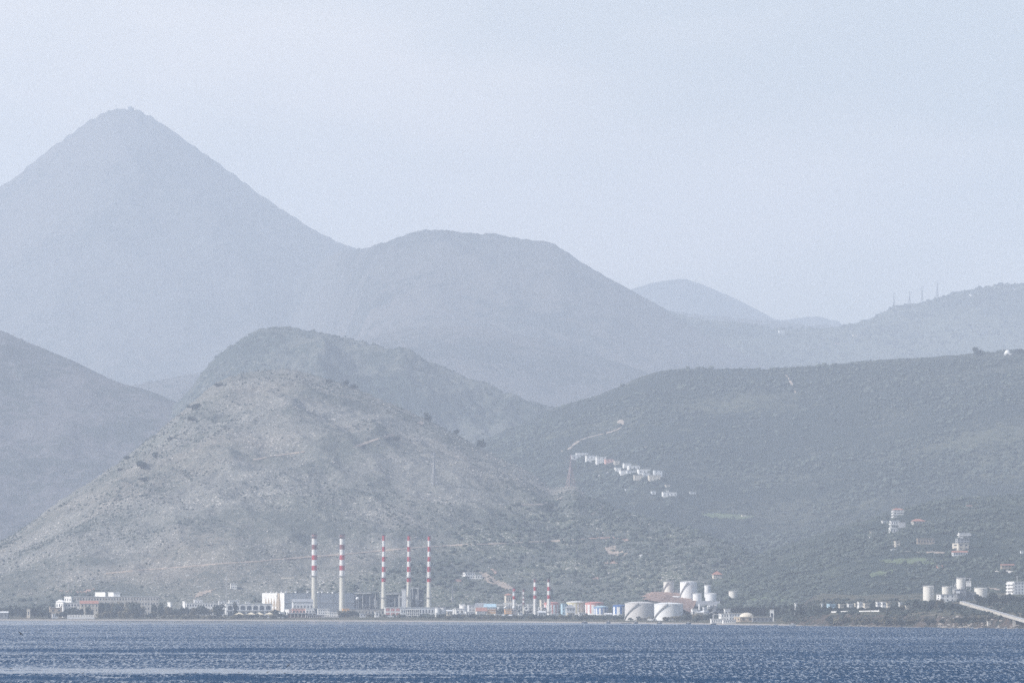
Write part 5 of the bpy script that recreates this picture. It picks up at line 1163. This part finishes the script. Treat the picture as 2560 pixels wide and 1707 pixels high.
for a in (("house", "long pale house heading the village's upper row, plain gable", 1429, 1430, 1449, 1137, 1151, "pale", 1, 2), ("house", "upper-row village house with three small windows", 1440, 1441, 1468, 1131.5, 1142, "white", 1, 4), ("house", "stepped white village house in the middle of the upper row", 1464, 1466, 1490, 1138, 1158, "white", 2, 3),
          ("house", "village house with open framed balconies", 1490, 1492, 1512, 1141.5, 1162, "white", 3, 2), ("house", "salmon village house at the upper row's right end", 1512, 1514, 1531, 1147, 1161, "pink", 2, 2), ("house", "tiny pale house between the two village rows", 1535, 1536, 1546, 1151, 1163, "cream", 1, 1),
          ("house", "blank-walled white house at the lower row's left tip", 1537, 1539, 1550, 1168, 1181, "white", 0, 0), ("house", "blank white stepped wall house next to the left tip", 1549, 1552, 1567, 1175, 1190, "white", 0, 0), ("house", "small white cube on top of the lower village row", 1558, 1560, 1575, 1157.5, 1170, "white", 1, 1),
          ("house", "wide house with dark shaded porch in the village's upper middle", 1569, 1572, 1597, 1163, 1175, "white", 1, 3), ("house", "pale green-grey house behind the blank village walls", 1566, 1568, 1587, 1176, 1191, "pale", 2, 3), ("house", "village house with bright roof edge and dark bay", 1594, 1597, 1623, 1172, 1186, "white", 1, 3),
          ("house", "large plain cream block at the village's bottom", 1585, 1586, 1606, 1186.5, 1202, "cream", 0, 0), ("house", "narrow white house right of the plain cream block", 1606, 1608, 1623, 1182, 1196, "pale", 1, 2), ("house", "cream terraced house low on the village's right", 1621, 1623, 1648, 1187, 1204, "cream", 2, 3),
          ("house", "two-window house closing the village on the right", 1634, 1636, 1653, 1175, 1191, "pale", 2, 2), ("villa", "isolated white villa with raised roof block below the village", 1656, 1658, 1692, 1229, 1243, "white", 1, 4), ("house", "pale L-shaped house in the trees below the village", 1562, 1564, 1589, 1222, 1231, "pale", 1, 3),
          ("hut", "small pale hut left of the isolated white villa", 1628, 1629, 1640, 1227, 1235, "pale", 1, 1), ("chapel", "little cream chapel above the isolated white villa", 1662, 1664, 1674, 1211, 1218, "cream", 1, 1), ("house", "faint white house right of the isolated villa", 1724, 1725, 1740, 1229, 1235, "pale", 1, 2),
          ("hut", "small cream hut in the green valley field", 1854, 1855, 1864, 1286, 1292, "cream", 1, 1)):
    building(a[0], a[1], a[0], a[2] - 1, a[3], a[4] + (3 if a[6] < 1210 else 0), a[5], a[6], a[7], "flat", win=(a[8], a[9]) if a[8] else None, th=.32, hill=SH + NH, depth=9, wf=.24, hf=.32, group="houses of the hillside village" if a[6] < 1210 else None)
building("rooftop_block", "white roof block on the isolated villa below the village", "building", 1666, 1666, 1672, 1226, 1233, "white", "flat", win=None, hill=SH, depth=4)
for (nm, lab, x0, xc, x1, yt, yb, m, rf, wr, wc, bal_) in (
    ("villa", "three-storey white villa topping the right-hand group", 2231, 2234, 2259, 1274, 1294, "white", "hip", 3, 3, 3), ("villa", "white villa with blank blue-grey side and many columns", 2225, 2228, 2250, 1301, 1322, "white", "flat", 2, 4, 2), ("annex", "blank blue-grey block joined to the columned villa", 2248, 2248, 2264, 1304, 1320, "grey", "flat", 0, 0, 0),
    ("garden_house", "small white terrace house below the columned villa", 2223, 2226, 2246, 1320, 1332, "white", "flat", 1, 3, 0), ("house", "low white house at the group's left with bright corner", 2204, 2207, 2221, 1301, 1307, "white", "flat", 1, 3, 0), ("house", "cream house with red hipped roof right of the columned villa", 2279, 2283, 2313, 1302, 1312, "cream", "hip", 1, 4, 0),
    ("house", "narrow red-brown house on the lower left of the villas", 2236, 2239, 2250, 1352, 1367, "cream", "flat", 2, 1, 0), ("shed", "white-roofed shed under the narrow red-brown house", 2227, 2228, 2241, 1372, 1376, "white", "flat", 0, 0, 0), ("villa", "long beige villa with dark window band and flat roof", 2292, 2294, 2337, 1345, 1360, "beige", "flat", 1, 6, 0),
    ("villa", "top white frame of the stacked villa, rows of openings", 2396, 2399, 2427, 1331.5, 1345, "white", "flat", 2, 4, 2), ("villa", "grey middle storeys of the stacked villa", 2390, 2394, 2424, 1345.5, 1358, "grey", "flat", 2, 4, 0), ("villa", "cream curved lower block of the stacked villa", 2385, 2396, 2422, 1357, 1376, "cream", "flat", 2, 2, 0),
    ("house", "wide house with terracotta roof at the stacked villa's foot", 2380, 2383, 2420, 1380, 1390, "white", "gable", 1, 6, 0), ("house", "tiny red-roofed house high right over the stacked villa", 2417, 2418, 2430, 1264, 1270, "white", "gable", 1, 1, 0), ("hut", "tiny white hut left of the villas, lower one", 2173, 2174, 2185, 1340, 1344, "white", "flat", 0, 0, 0),
    ("hut", "tiny cream hut left of the villas, upper one", 2175, 2176, 2186, 1328, 1333, "cream", "flat", 0, 0, 0), ("house", "dim stone house above the right-hand road wall", 2502, 2504, 2536, 1412, 1427, "beige", "gable", 2, 4, 0), ("hut", "white bar-shaped greenhouse on the green field under the villas", 2344, 2344, 2356, 1419, 1423, "white", "gable", 0, 0, 0),
    ("hut", "tiny white house at the right edge of the wooded slope", 2551, 2552, 2560, 1376, 1383, "white", "flat", 0, 0, 0), ("retaining_wall", "pale terrace wall under the long beige villa", 2258, 2258, 2290, 1377, 1380, "cream", "flat", 0, 0, 0)):
    building(nm, lab, nm.replace("_", " "), x0, xc, x1, yt, yb, m, rf, win=(wr, wc) if wr else None, winL=(wr, 1) if wr else None, th=.5, hill=OH, depth=8, wf=.45, balcony=bal_, group="villas on the right-hand slope")
for (nm, lab, x0, x1, yt, yb, m, hl) in (("house", "white house on the saddle under the far peak", 1946, 1960, 825, 833, "white", "green_ridge"), ("house", "house with bright white end on the pale green ridge", 2131, 2150, 836, 843, "cream", "green_ridge"), ("hut", "small pinkish hut below the bright-ended house", 2088, 2098, 858, 862, "pink", "green_ridge"),
        ("hut", "small white hut near the ridge top, far right", 2534, 2544, 722, 726, "white", "green_ridge"), ("hut", "small white hut right of the four ridge pylons", 2424, 2431, 735, 741, "white", "green_ridge")):
    building(nm, lab, nm, x0, x0 + 2, x1, yt, yb, m, "flat", win=(1, 2) if nm == "house" else None, th=.5, hill=[hl], depth=10)
p = drop_px(2519, 887, ["wooded_hill", "green_ridge"])
if p is not None and p[0] is not None:
    root = empty("chapel", tuple(p[0])); tag(root, "white domed chapel on the dark hill's crest, far right", "chapel"); q = p[0].y / F
    MB().box(-8*q, 10*q, 0, 8, -4, 3.5*q).build("wall", M["white"], root); MB().lathe([(7.5*q*math.cos(i*math.pi/14), 3.5*q + 9*q*math.sin(i*math.pi/14)) for i in range(8)], 20, 0, 7.6*q).build("dome", M["white"], root, True)

for x, yt, yb, w, l in ((1436, 1150, 1160, 12, "dark tree below the village's upper row, left"), (1458, 1145, 1155, 14, "dark tree in front of the upper row's second house"), (1476, 1158, 1166, 12, "tree under the stepped village house"), (1522, 1162, 1170, 14, "tree under the salmon village house"), (1552, 1186, 1196, 14, "tree beneath the blank village walls"),
        (1580, 1200, 1210, 16, "tree under the large plain cream block, left side"), (1612, 1198, 1208, 16, "tree under the plain cream block, right side"), (1640, 1204, 1213, 14, "tree under the cream terraced house"), (1660, 1192, 1202, 13, "tree at the village's right edge"), (1530, 1158, 1166, 10, "small tree beside the tiny pale house"), (1648, 1240, 1250, 16, "tree left of the isolated white villa"), (1700, 1236, 1247, 16, "tree right of the isolated white villa")):
    VT.append((x, yt, yb, w, l))

# pylons
PG = "four lattice pylons on the green ridge skyline"
for x, yt, yb, l in ((2235, 731, 777, "shortest skyline pylon, leftmost of the four on the ridge"), (2274, 727, 763, "second skyline pylon from the left, behind the round tree"), (2305, 713, 762, "third skyline pylon from the left on the ridge"), (2343, 700, 748, "tallest skyline pylon, rightmost of the four")):
    pylon(l, x, yt, yb, 7, hill=["green_ridge"], group=PG, t=.3, mat="dconc")
pylon("large lattice pylon standing on the dry hill's right summit", 1427, 1136, 1216, 19, hill=NH, mat="pylon", t=.35)
pylon("large pale lattice pylon on the dry hillside above the slender chimneys", 1085, 1130, 1212, 13, hill=NH, mat="galv", t=.4)
pylon("lattice pylon right of the slender chimneys behind the squat tanks", 1131, 1461, 1520, 10, Y=4790, t=.28)
pylon("small lattice pylon between turbine hall and boiler frame", 894, 1450, 1490, 6, Y=4850, t=.3, mat="conc")
mast("thin lattice mast on the slope above the arcaded hotel", 566, 1438, 1506, 4800, name="mast", t=.35)
mast("thin pole on the slope left of the turbine hall", 642, 1478, 1510, 4790, name="pole", cat="pole")
mast("thin radio mast on the mountain's very summit", 290, 262, 279, hill=["mountain"], name="radio_mast", t=1.1, cross=2.5)
building("chapel", "small pale chapel on the mountain summit beside the mast", "chapel", 319, 320, 330, 267.5, 275, "dconc", "gable", win=None, hill=["mountain"], rmat="greyroof", depth=12)

# ------------------------------------------------------------------ trees one can tell apart
def crown_mesh(name, seed, tall=1.0, n=430, leaf=0.085, lobes=8):
    r = random.Random(seed); vs = []; fs = []
    L_ = [(Vector((r.uniform(-.3, .3), r.uniform(-.3, .3), r.uniform(.3, .72) if tall < 1.5 else r.uniform(.15, .85))), r.uniform(.16, .27)) for _ in range(lobes)]
    for _ in range(n):
        c, R = r.choice(L_); d = Vector((r.gauss(0, 1), r.gauss(0, 1), r.gauss(0, 1))).normalized(); p = c + d * R * r.uniform(.55, 1.05)
        if tall > 1.5: p.x *= .9; p.y *= .9
        nrm = (d + Vector((r.uniform(-.7, .7), r.uniform(-.7, .7), r.uniform(-.7, .7)))).normalized(); u = nrm.orthogonal().normalized(); t = nrm.cross(u); a = r.uniform(0, 6.28); u, t = u * math.cos(a) + t * math.sin(a), t * math.cos(a) - u * math.sin(a)
        s = leaf * r.uniform(.6, 1.3); k = len(vs); vs += [p - u * s, p + t * s * .7, p + u * s, p - t * s * .7]; fs.append((k, k + 1, k + 2, k + 3))
    me = bpy.data.meshes.new(name); me.from_pydata([tuple(v) for v in vs], [], fs); me.update(); return me
def trunk_mesh(seed):
    r = random.Random(seed); b = MB(); b.lathe([(.05, -.12), (.035, .2), (.02, .45)], 7)
    for i in range(4): a = i * 1.6 + r.random(); b.bar((0, 0, .25), (.2 * math.cos(a), .2 * math.sin(a), .5), .025)
    o = b.build("trunk", M["wood"]); me = o.data; bpy.data.objects.remove(o); me.materials.clear(); me.materials.append(m_bark); return me
CR = {}
for kn, mt, tall in (("olive", m_leaf, 1), ("dark", m_leaf_dark, 1), ("dry", m_leaf_dry, 1), ("cypress", m_leaf_dark, 2)):
    CR[kn] = []
    for i in range(4):
        me = crown_mesh("crown", hash(i) + len(kn) * 7, tall, lobes=10 if tall == 2 else 8); me.materials.append(mt); CR[kn].append(me)
TR = [trunk_mesh(i) for i in range(3)]
tn = 0
def tree(x, yt, yb, w, kind, label, group=None, hill=None, Y=None, name="tree"):
    global tn
    tn += 1; p = spot(x, yb, hill, Y); k = p[1] / F; h = max(1.0, zat(yt, p[1]) - p[2])
    root = empty(name, p, (tn * 1.7) % 6.28); root.scale = (w * k * 1.15, w * k * 1.15, h); tag(root, label, "tree" if name != "bush" else "bush", group)
    c = link("crown", CR[kind][tn % 4], parent=root); t = link("trunk", TR[tn % 3], parent=root)
    return root
ORD = 'first second third fourth fifth sixth seventh eighth ninth tenth eleventh twelfth thirteenth fourteenth fifteenth sixteenth seventeenth eighteenth nineteenth twentieth twenty-first twenty-second twenty-third twenty-fourth'.split()
def belt(x0, x1, ytr, ybr, n, kinds, wr, label, group, seed, name="tree", dY=(0, 60)):
    r = random.Random(seed)
    for i in range(n):
        x = x0 + (x1 - x0) * (i + r.uniform(.1, .9)) / n; yb = r.uniform(*ybr); o_ = ORD[i] + (" from the left" if i else " on the left")
        tree(x, r.uniform(*ytr), yb, r.uniform(*wr), r.choice(kinds), label + ", " + o_, group, None, base_depth(x, yb), name)
belt(0, 118, (1484, 1502), (1528, 1534), 14, ["olive", "dry", "olive"], (16, 26), "tall grey-green tree in the wood behind the far left beach", "wood behind the far left beach", 1)
belt(-10, 118, (1508, 1518), (1538, 1545), 14, ["dark"], (15, 24), "dark evergreen in the row closing the far left beach", "dark evergreens on the far left beach", 2)
tree(104, 1516, 1547, 26, "dark", "large dark round tree left of the beige stone house's foot", Y=4540)
tree(122, 1528, 1547, 14, "dark", "small dark tree directly below the beige stone house", Y=4532)
tree(150, 1524, 1547, 20, "dark", "dark tree between stone house and white balustrade", Y=4534)
tree(165, 1512, 1545, 18, "dark", "dark tree at the hedge's left, above the balustrade end", Y=4550)
belt(172, 226, (1512, 1517), (1541, 1544), 6, ["dark"], (16, 20), "dark clipped tree in the block behind the balustrade", "dark trees behind the balustrade", 3)
belt(228, 352, (1497, 1510), (1538, 1543), 12, ["dry", "olive", "dry"], (18, 28), "grey-brown bare-looking tree before the long hotel", "dry trees before the long hotel", 4)
belt(240, 400, (1522, 1532), (1544, 1546), 11, ["dry", "dark"], (14, 22), "low brown shrub on the beach edge below the long hotel", "brown shrubs below the long hotel", 5, "bush")
tree(336, 1497, 1545, 26, "olive", "broad grey-green tree hiding the hotel's right half", Y=4560)
tree(386, 1500, 1545, 16, "olive", "tall blue-green tree at the long hotel's right end, left one", Y=4560); tree(403, 1499, 1545, 18, "olive", "tall blue-green tree at the long hotel's right end, right one", Y=4565)
belt(415, 560, (1507, 1518), (1538, 1543), 13, ["dry", "olive", "dark"], (20, 30), "rounded brown-green tree before the arcaded white wing", "rounded trees before the arcaded wing", 6)
tree(545, 1507, 1542, 34, "dark", "wide dark tree before the tall white hotel block", Y=4570)
belt(405, 600, (1533, 1538), (1546, 1547.5), 14, ["dry"], (14, 24), "low dry tamarisk shrub on the beach below the white hotel", "tamarisk shrubs on the white hotel's beach", 7, "bush")
tree(587, 1496, 1545, 11, "cypress", "tall slim cypress in front of the arches", Y=4600, name="cypress_tree")
belt(600, 720, (1530, 1535), (1545, 1547), 9, ["dry", "dark"], (14, 22), "low shrub between the cream canopies and the beach", "shrubs under the cream canopies", 8, "bush")
tree(700, 1520, 1541, 26, "dark", "dark bushy tree right of the rightmost canopy", Y=4580); tree(685, 1522, 1541, 20, "dry", "brown tree behind the rightmost canopy", Y=4590)
for x, w, l in ((858, 26, "left crown of the big round beach tree clump"), (876, 28, "right crown of the big round beach tree clump"), (866, 24, "dark middle crown of the big beach tree clump")): tree(x, 1524 + (w == 24) * 6, 1547.5, w, "dark" if w != 26 else "dry", l, Y=4542 + w)
tree(896, 1527, 1541, 16, "olive", "small olive tree right of the big beach clump", Y=4570)
belt(905, 1010, (1529, 1536), (1540, 1544), 9, ["dry", "olive"], (9, 15), "small shrub at the chimney feet near the pavilion", "shrubs at the chimney feet", 9, "bush")
belt(1048, 1190, (1531, 1537), (1543, 1547), 11, ["dry", "olive", "dark"], (15, 24), "grey-green shore tree below the squat white tanks", "shore trees below the squat tanks", 10)
belt(1190, 1300, (1534, 1540), (1546, 1548), 10, ["dry", "olive"], (10, 18), "low shore bush under the orange building", "shore bushes under the orange building", 11, "bush")
tree(1250, 1519, 1540, 20, "olive", "dark green tree left of the orange building", Y=4600)
belt(1300, 1470, (1534, 1541), (1546, 1549), 14, ["dark", "olive", "dry"], (11, 18), "shore tree in front of the paired chimneys and yellow tank", "shore trees before the striped tanks", 12)
belt(1450, 1560, (1535, 1541), (1547, 1550), 10, ["dark", "olive"], (12, 20), "dark shore tree at the striped tanks' feet", "shore trees at the striped tanks' feet", 13)
belt(1575, 1640, (1538, 1544), (1549, 1551), 6, ["dry", "olive"], (10, 16), "low shrub before the rusty tank", "shrubs before the rusty tank", 14, "bush")
belt(1655, 1700, (1536, 1541), (1550, 1552), 4, ["dry"], (16, 22), "dry tree standing against the huge white tank", "dry trees against the huge white tank", 15)
belt(1708, 1775, (1530, 1538), (1546, 1555), 11, ["dark", "olive", "dry"], (15, 24), "shore tree between huge white tank and shore sheds", "shore trees right of the huge white tank", 16)
belt(1760, 1880, (1517, 1524), (1528, 1533), 9, ["dark", "olive"], (12, 18), "tree behind the flat-roofed shore buildings", "trees behind the shore buildings", 17)
belt(1895, 2060, (1500, 1520), (1522, 1545), 20, ["dark", "olive"], (18, 30), "tree on the green point right of the dome", "trees on the green point", 18)
belt(1850, 2000, (1486, 1498), (1506, 1514), 12, ["dark", "olive"], (14, 22), "tree on the grassy mound", "trees on the grassy mound", 19)
belt(2040, 2250, (1513, 1518), (1524, 1530), 22, ["dark", "olive"], (14, 22), "tree in the hedge behind the cliff-top road", "trees behind the cliff-top road", 20)
belt(2030, 2340, (1507, 1512), (1515, 1519), 24, ["dark", "olive"], (14, 24), "tree in the belt around the cliff-top houses", "trees around the cliff-top houses", 21)
belt(2060, 2360, (1536, 1548), (1556, 1566), 22, ["dark", "dry"], (16, 28), "dark bush clinging to the low sea cliff", "bushes on the low sea cliff", 22, "bush")
belt(2250, 2400, (1492, 1510), (1518, 1530), 16, ["dark", "olive", "dry"], (16, 26), "tree around the white works building", "trees around the cement works", 23)
rc = random.Random(24)
for i in range(13):
    x = 2408 + i * 7.4 + rc.uniform(-3, 3); ln = 1505 + (x - 2404) * .296; yb = min(ln + rc.uniform(24, 34), 1560); tree(x, yb - rc.uniform(14, 19), yb, rc.uniform(16, 24), rc.choice(["dark", "olive"]), "dark tree beneath the conveyor, " + ORD[i] + " from its top end", "trees beneath the conveyor", None, float(shoreY(x)) + 18 + max(0, 1556 - yb) * 2.2)
for i in range(14):
    x = 2425 + i * 10.5 + rc.uniform(-4, 4); ln = 1505 + (x - 2404) * .296; tree(x, ln - rc.uniform(6, 14), ln + 6, rc.uniform(18, 28), rc.choice(["dark", "olive"]), "dark tree rising behind the conveyor, " + ORD[i] + " from its top end", "trees behind the conveyor", None, float(shoreY(x)) + 260)
belt(2380, 2475, (1532, 1545), (1550, 1562), 14, ["dark", "dry"], (16, 26), "bush behind the pale shore rocks", "bushes behind the shore rocks", 25, "bush")
belt(2440, 2570, (1478, 1492), (1500, 1512), 14, ["dark", "olive"], (16, 24), "tree below the right edge apartment block", "trees below the apartment block", 26)
for x, yt, yb, w, l in ((353, 1148, 1170, 34, "large dark bush on the dry hill's left edge, biggest there"), (386, 1128, 1144, 16, "round dark bush above the biggest left-edge bush"), (356, 1190, 1203, 20, "dark bush under the biggest left-edge bush"), (316, 1136, 1148, 26, "dark bush on the skyline of the dry hill's left edge"),
        (300, 1168, 1178, 20, "dark bush lower on the dry hill's left skyline"), (477, 1040, 1052, 20, "round bush high on the dry hill's left edge"), (482, 1005, 1025, 30, "dark bush cluster on the dry hill's upper left skyline"), (545, 955, 966, 28, "dark bush on the dry hill's left shoulder"), (425, 1090, 1100, 16, "bush halfway up the dry hill's left edge"),
        (823, 946, 958, 18, "dark bush on the dry hill's right shoulder, left one"), (864, 946, 956, 14, "dark bush on the dry hill's right shoulder, middle"), (885, 956, 968, 18, "dark bush on the dry hill's right shoulder, right one"), (990, 1088, 1104, 18, "dark bush below the bare scar on the dry hill"), (1070, 1030, 1044, 18, "dark bush at the small upper bare scar"),
        (1370, 1252, 1276, 34, "big dark bush below the right summit pylon"), (1205, 1090, 1108, 22, "dark bush cluster on the dry hill's long right skyline"), (780, 908, 918, 0, ""), (1140, 1070, 1082, 16, "small bush on the dry hill's right skyline")):
    if w: tree(x, yt, yb, w, "dark", l, "lone bushes on the dry hill", NH, name="bush")
tree(2445, 866, 890, 26, "dark", "large round tree standing on the dark hill's crest", hill=["wooded_hill", "green_ridge"]); tree(2271, 893, 905, 12, "dark", "small round tree on the dark hill's crest", hill=["wooded_hill", "green_ridge"])
tree(2552, 868, 884, 30, "dark", "tree clump at the dark hill crest's right end", hill=["wooded_hill", "green_ridge"]); tree(2267, 757, 772, 16, "dark", "round tree on the ridge skyline beside the pylons", hill=["green_ridge"]); tree(2237, 772, 781, 9, "dark", "tiny tree at the foot of the leftmost skyline pylon", hill=["green_ridge"])
tree(1958, 815, 826, 12, "dark", "round tree beside the saddle house under the far peak", hill=["green_ridge"]); tree(1046, 0, 0, 0, "dark", "") if False else None
for x, yt, yb, w, l in ((274, 273, 284, 9, "small tree left of the summit mast"), (292, 270, 279, 8, "small tree at the summit mast's foot"), (332, 269, 279, 10, "small tree right of the summit chapel"), (355, 278, 287, 8, "small tree lower right of the summit")): tree(x, yt, yb, w, "dark", l, "trees on the mountain summit", ["mountain"])

for x, yt, yb, w, l in VT: tree(x, yt, yb, w, 'dark', l, 'trees among the village houses', SH)

# pale boulders at the foot of the cement works
rr = random.Random(9); bms = []
for i in range(3):
    bm = bmesh.new(); bmesh.ops.create_icosphere(bm, subdivisions=2, radius=.5)
    for v in bm.verts: v.co *= rr.uniform(.7, 1.15); v.co.z *= .8
    me = bpy.data.meshes.new("boulder"); bm.to_mesh(me); bm.free(); me.materials.append(M["rock"]); bms.append(me)
for i in range(90):
    x = rr.uniform(2345, 2470) if i < 72 else rr.uniform(2475, 2560); t = rr.random() ** 0.9; top = 1567 - 22 * math.exp(-((x - 2415) / 60) ** 2) if i < 72 else 1560; yb = 1568 + (top - 1568) * t
    Yb = float(shoreY(x)) - 2 + 22 * t; k = Yb / F; X, _, Z = at(x, yb, Yb); s = rr.uniform(0.8, 2.6)
    o = link("boulder", bms[i % 3]); o.location = (float(X), Yb, max(float(groundz(np.array([x]), np.array([Yb]))[0]), 0) + s * .1); o.scale = (s * rr.uniform(.8, 1.4), s, s * rr.uniform(.6, 1.0)); o.rotation_euler = (0, 0, rr.uniform(0, 6))
    tag(o, "pale rock in the boulder slope under the cement works" if i < 72 else "pale rock at the waterline near the conveyor pier", "rock", "boulders under the cement works" if i < 72 else "boulders near the conveyor pier")
building("sea_wall", "pale broken wall stub on the shore beside the conveyor", "wall", 2468, 2470, 2478, 1551, 1566, "conc", "flat", win=None, Y=float(shoreY(2470)) + 6, depth=3)
for x in (2040, 2155, 2165, 2172, 2185, 2148, 2128):
    Yb = float(shoreY(x)) + 1; X, _, Z = at(float(x), 1566., Yb); s = rr.uniform(1.5, 3); o = link("boulder", bms[x % 3]); o.location = (float(X), Yb, .3); o.scale = (s * 1.6, s, s * .7); tag(o, "pale rock at the foot of the low sea cliff", "rock", "rocks at the foot of the low sea cliff")

# ------------------------------------------------------------------ birds low over the water
def bird(x, y, span, tilt, label, Y=None):
    Y = Y or 700.0; k = Y / F; p = at(float(x), float(y), Y); root = empty("bird", tuple(float(v) for v in p), .3); root.rotation_euler = (.95, tilt, .2); tag(root, label, "bird", "dark birds flying low over the water")
    s = span * k / 2 * 1.2
    MB().lathe([(.01, -.35 * s), (.09 * s, -.2 * s), (.13 * s, .05 * s), (.08 * s, .28 * s), (.05 * s, .36 * s), (.01, .46 * s)], 10).build("body", M["bird"], root, True).rotation_euler = (math.pi / 2, 0, 0)
    for sd in (-1, 1):
        MB().add([(sd*.08*s, -.14*s, .03*s), (sd*.08*s, .16*s, .03*s), (sd*.5*s, .1*s, .16*s), (sd*.5*s, -.16*s, .16*s), (sd*s, .0, .02*s), (sd*s*.96, -.12*s, .02*s), (sd*.08*s, 0, .07*s), (sd*.5*s, -.03*s, .2*s)],
                 [(0, 3, 7, 6), (1, 6, 7, 2), (3, 5, 7), (7, 5, 4), (2, 7, 4), (0, 1, 2, 3), (3, 2, 4, 5)]).build("wing", M["bird"], root)
    MB().add([(-.05*s, -.3*s, 0), (.05*s, -.3*s, 0), (.1*s, -.52*s, 0), (-.1*s, -.52*s, 0), (0, -.4*s, .03*s)], [(0, 1, 4), (1, 2, 4), (2, 3, 4), (3, 0, 4), (0, 3, 2, 1)]).build("tail", M["bird"], root)
for x, y, s, t, l in ((52, 1583, 14, .7, "large dark bird gliding at the far left, largest of all"), (720.5, 1662.5, 11, -.75, "dark bird banking steeply above the pale slick"), (669, 1679, 8, -.4, "dark bird with raised wing over the pale slick"), (751, 1678.5, 7, -.3, "dark bird right of the banking one"), (712, 1681.5, 6, -.35, "small dark bird just below the banking one"),
        (677, 1667.5, 5, .0, "tiny dark bird up and left of the banking one"), (819, 1652, 6, 1.3, "dark bird with wings upright right of the flock"), (795, 1678, 4, 0, "tiny dark bird at the flock's right"), (207, 1681.5, 7, -.3, "dark bird over the left slick, bigger of two"), (175.5, 1681, 5, -.6, "small dark bird over the left slick"),
        (548, 1682, 6, -.3, "dark bird left of the flock's centre"), (596, 1680, 6, 0, "dark bird skimming the slick left of the raised-wing one"), (489, 1680, 5, 0, "small dark bird skimming the slick, centre left"), (445, 1683, 5, -.2, "small dark bird low on the slick, far from the flock"), (27, 1670, 8, 0, "dark bird sitting low near the left edge")):
    bird(x, y, s, t, l)
# ------------------------------------------------------------------ haze: one closed box of even, pale air
hm = bpy.data.materials.new("haze_air"); hm.use_nodes = True
nt = hm.node_tree; nt.nodes.clear()
ho = nt.nodes.new("ShaderNodeOutputMaterial"); pv = nt.nodes.new("ShaderNodeVolumePrincipled")
pv.inputs["Color"].default_value = (0.755, 0.84, 0.958, 1); pv.inputs["Density"].default_value = 1.06e-4
pv.inputs["Anisotropy"].default_value = 0.0
nt.links.new(pv.outputs[0], ho.inputs["Volume"])
bm = bmesh.new(); bmesh.ops.create_cube(bm, size=1.0)
for v in bm.verts:
    v.co.x *= 16000; v.co.y = 8900 + v.co.y * 23800; v.co.z = 680 + v.co.z * 1560
me = bpy.data.meshes.new("haze"); bm.to_mesh(me); bm.free()
link("haze", me, hm, kind="stuff")
